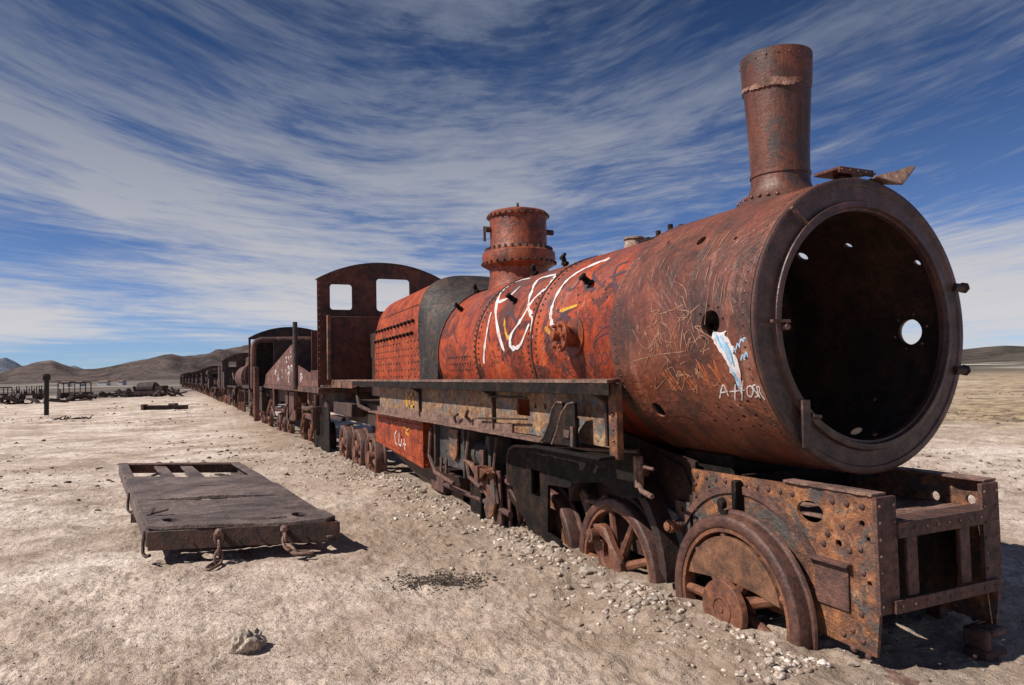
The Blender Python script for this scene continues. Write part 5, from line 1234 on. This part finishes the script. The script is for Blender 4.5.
def f_near(r, n):
    base = math.atan2(FW.y, FW.x); a = base + r.uniform(-rad(40), rad(40), n); d = 2.2 * (16 / 2.2) ** (r.random(n))
    x = CAM.x + d * np.cos(a); y = CAM.y + d * np.sin(a)
    keep = (vnoise(x / .9, y / .9, 14) + .8 * vnoise(x / .25, y / .25, 15) + .12 > r.uniform(-.5, .5, n) * .8); x, y, d = x[keep], y[keep], d[keep]
    return x, y, .7 + d * .06
def f_bank(r, n):
    x = .3 - 16 * r.random(n) ** 1.3; y = -.86 - np.abs(r.normal(0, 1, n)) * (.22 + .05 * np.clip(-x, 0, 6)) + .1; k = ((y < -.55) | (r.random(n) < .2)) & (vnoise(x / .45, y / .35, 17) + .5 * vnoise(x / .14, y / .14, 18) > r.uniform(-.35, .35, n))
    x, y = x[k], y[k]; return x, y, np.ones(len(x)) * 1.2
gm, t_, b0 = nt('gravel_mat'); g_ = N(t_); gp = g_.obj(); gn = g_.noise(gp, 16, 3, .8); g_.l(g_.ramp(gn, [(.40, (.20, .145, .11)), (.52, (.42, .33, .265)), (.64, (.76, .69, .61))]), b0.inputs['Base Color']); b0.inputs['Roughness'].default_value = .9
scatter('gravel', 24000, gm, f_near, .0016, .010, 5, 'fine scattered gravel over the dusty ground')
scatter('rubble', 11000, gm, f_bank, .003, .031, 6, 'broken white and brown rubble banked along the wheels')
dk_, t_, b0 = nt('dark_chips'); g_ = N(t_); gp = g_.obj(); g_.l(g_.ramp(g_.noise(gp, 14, 3, .7), [(.4, (.05, .036, .028)), (.65, (.20, .14, .10))]), b0.inputs['Base Color']); b0.inputs['Roughness'].default_value = .9
scatter('dark_chips', 9000, dk_, f_near, .002, .011, 9, 'dark chips of rust and stone strewn over the ground')
def f_far(r, n):
    base = math.atan2(FW.y, FW.x); a = base + r.uniform(-rad(40), rad(40), n); d = 10 * (75 / 10) ** (r.random(n))
    x = CAM.x + d * np.cos(a); y = CAM.y + d * np.sin(a)
    keep = (vnoise(x / 6, y / 3, 44) + .6 * vnoise(x / 1.5, y / 1.5, 45) > r.uniform(-.1, .5, n)) & ((y < line_y(x) - 1.5) | (y > 2.2)); x, y, d = x[keep], y[keep], d[keep]
    return x, y, .5 + d * .045
scatter('scattered_debris', 9000, dk_, f_far, .012, .045, 19, 'brown clods and rusty crumbs strewn across the middle distance')
# dark patch of loose soil
dm_, t_, b0 = nt('dark_soil'); g_ = N(t_); gp = g_.obj(); g_.l(g_.ramp(g_.noise(gp, 20, 6, .7), [(.4, (.022, .018, .014)), (.65, (.085, .06, .045))]), b0.inputs['Base Color']); b0.inputs['Roughness'].default_value = 1
cpt = px_z(442, 588, 0)
def f_soil(r, n):
    u = r.normal(0, 1, n); v = r.normal(0, 1, n); e = (u * RT.x * .17 + v * FW.x * .11, u * RT.y * .17 + v * FW.y * .11)
    return cpt.x + e[0], cpt.y + e[1], np.ones(n)
o = scatter('dark_soil_patch', 2600, dm_, f_soil, .004, .012, 8, 'dark patch of burnt crumbly soil on the pale ground between chassis and wheels'); o['category'] = 'soil'

# ================================================================== SKY AND LIGHT
SUN_EL = rad(47); sv = Vector((-.10, -1, 0)).normalized() * math.cos(SUN_EL) + Vector((0, 0, math.sin(SUN_EL)))
L = bpy.data.lights.new('sun', 'SUN'); L.energy = 4.9; L.angle = rad(.5); L.color = (1, .94, .86)
lo = bpy.data.objects.new('sun', L); COL.objects.link(lo); lo.rotation_euler = sv.to_track_quat('Z', 'Y').to_euler()
W = bpy.data.worlds.new('World'); S.world = W; W.use_nodes = True; t = W.node_tree; t.nodes.clear(); g = N(t)
sky = g.n('ShaderNodeTexSky'); sky.sky_type = 'NISHITA'; sky.sun_disc = False; sky.sun_elevation = SUN_EL; sky.sun_rotation = math.atan2(sv.x, sv.y)
sky.altitude = 3000; sky.air_density = 1.0; sky.dust_density = .3; sky.ozone_density = 2.0
tc = g.n('ShaderNodeTexCoord').outputs['Generated']
def dot(v): 
    d = g.n('ShaderNodeVectorMath', operation='DOT_PRODUCT'); g.l(tc, d.inputs[0]); d.inputs[1].default_value = v; return d.outputs['Value']
F2 = Vector((FW.x, FW.y, 0)).normalized(); R2 = Vector((RT.x, RT.y, 0)).normalized()
wz = g.math('MAXIMUM', dot((0, 0, 1)), 0.0)
vx = dot(R2); dd = g.math('ADD', vx, .03)
par = g.math('ADD', 1.0, g.math('MULTIPLY', g.math('MULTIPLY', dd, dd), 1.25))
q = g.math('LOGARITHM', g.math('ADD', g.math('DIVIDE', wz, par), .11), 2.718)
cb = g.n('ShaderNodeCombineXYZ'); g.l(vx, cb.inputs[0]); g.l(q, cb.inputs[1]); g.l(g.math('MULTIPLY', dot(F2), .5), cb.inputs[2]); uv = cb.outputs[0]
wp = g.n('ShaderNodeTexNoise'); wp.inputs['Scale'].default_value = 1.5; wp.inputs['Detail'].default_value = 2; g.l(uv, wp.inputs['Vector'])
wv = g.n('ShaderNodeVectorMath', operation='MULTIPLY_ADD'); g.l(wp.outputs['Color'], wv.inputs[0]); wv.inputs[1].default_value = (.35, .22, .2); g.l(uv, wv.inputs[2]); w2 = g.n('ShaderNodeTexNoise'); w2.inputs['Scale'].default_value = 4.5; w2.inputs['Detail'].default_value = 2; g.l(wv.outputs[0], w2.inputs['Vector']); wv2 = g.n('ShaderNodeVectorMath', operation='MULTIPLY_ADD'); g.l(w2.outputs['Color'], wv2.inputs[0]); wv2.inputs[1].default_value = (.09, .05, .1); g.l(wv.outputs[0], wv2.inputs[2]); uw = wv2.outputs[0]
veil = g.noise(g.mapp(uw, (1.5, 2.4, 1), (0, 0, rad(-6)), (2.9, .4, 0)), 1.0, 4, .6)
streak = g.noise(g.mapp(uw, (2.6, 10, 2), (0, 0, rad(3)), (1.3, 0, 0)), 1.0, 6, .64, .0)
fineS = g.noise(g.mapp(uw, (16, 46, 14), (0, 0, rad(-12))), 1.0, 4, .66, .1)
patchS = g.noise(g.mapp(uw, (6, 12, 7), (0, 0, rad(10))), 1.0, 5, .66, .0)
cl = g.math('ADD', g.math('ADD', g.math('MULTIPLY', veil, .46), g.math('MULTIPLY', patchS, .24)), g.math('ADD', g.math('MULTIPLY', streak, .16), g.math('MULTIPLY', fineS, .20)))
def blob(x, y, sx, sy, amp, tilt=0.0):
    """a bank of cloud (or a clear gap) in one part of the sky, as a bearing and a height"""
    global cl
    d_ = px_ray(x, y).normalized(); a_ = d_.dot(R2); b_ = d_.z
    p_ = g.math('SUBTRACT', vx, a_); q_ = g.math('SUBTRACT', g.math('SUBTRACT', dot((0, 0, 1)), b_), g.math('MULTIPLY', p_, tilt))
    e_ = g.math('ADD', g.math('POWER', g.math('ABSOLUTE', g.math('DIVIDE', p_, sx)), 2), g.math('POWER', g.math('ABSOLUTE', g.math('DIVIDE', q_, sy)), 2))
    cl = g.math('ADD', cl, g.math('MULTIPLY', g.math('EXPONENT', g.math('MULTIPLY', e_, -1)), amp))
blob(1000, 300, .16, .09, .13); blob(5, 322, .09, .028, .14); blob(330, 290, .30, .045, .055); blob(150, 190, .34, .055, .075, -.55)
blob(1010, 190, .14, .06, -.10); blob(90, 245, .14, .035, -.07); blob(110, 352, .12, .018, -.10); blob(640, 110, .4, .05, .04, .25); blob(300, 40, .5, .06, -.03); blob(480, 190, .25, .05, .03); blob(105, 205, .035, .018, .10, -.3); blob(700, 25, .3, .05, -.04, .2)
fac = g.ramp(cl, [(.465, 0.0), (.515, .20), (.57, .60), (.64, .95)])
low = g.mrange(dot((0, 0, 1)), .42, .02, .0, .08)
fac = g.math('MINIMUM', g.math('MULTIPLY', g.math('ADD', fac, low), g.mrange(dot((0, 0, 1)), .62, .10, .62, 1.0)), 1.0)
blue = g.mix(1.0, sky.outputs[0], g.mix(g.mrange(dot((0, 0, 1)), .5, .08, 0, 1), (.22, .30, .42), (.44, .58, .82)), 'MULTIPLY')
# low bank of brighter cloud near the horizon
cloudc = g.mix(g.mrange(dot((0, 0, 1)), .40, .06, 0, 1), (1.75, 2.05, 2.75), (5.3, 5.25, 5.5))
c = g.mix(fac, blue, cloudc)
bg = g.n('ShaderNodeBackground'); bg.inputs[1].default_value = .10; g.l(c, bg.inputs[0])
wo = g.n('ShaderNodeOutputWorld'); g.l(bg.outputs[0], wo.inputs[0])

# ================================================================== CAMERA
cd = bpy.data.cameras.new('camera'); co = bpy.data.objects.new('camera', cd); COL.objects.link(co)
mx = Matrix((( RT.x, UP.x, -FW.x, CAM.x), (RT.y, UP.y, -FW.y, CAM.y), (RT.z, UP.z, -FW.z, CAM.z), (0, 0, 0, 1))); co.matrix_world = mx
cd.sensor_width = 36; cd.lens = FPX / 1024 * 36; cd.clip_start = .05; cd.clip_end = 40000
S.camera = co
S.cycles.max_bounces = 6; S.cycles.diffuse_bounces = 3; S.cycles.glossy_bounces = 2; S.cycles.caustics_reflective = False; S.cycles.caustics_refractive = False
S.view_settings.view_transform = 'Standard'; S.view_settings.look = 'None'; S.view_settings.exposure = 0.22; S.view_settings.gamma = 1
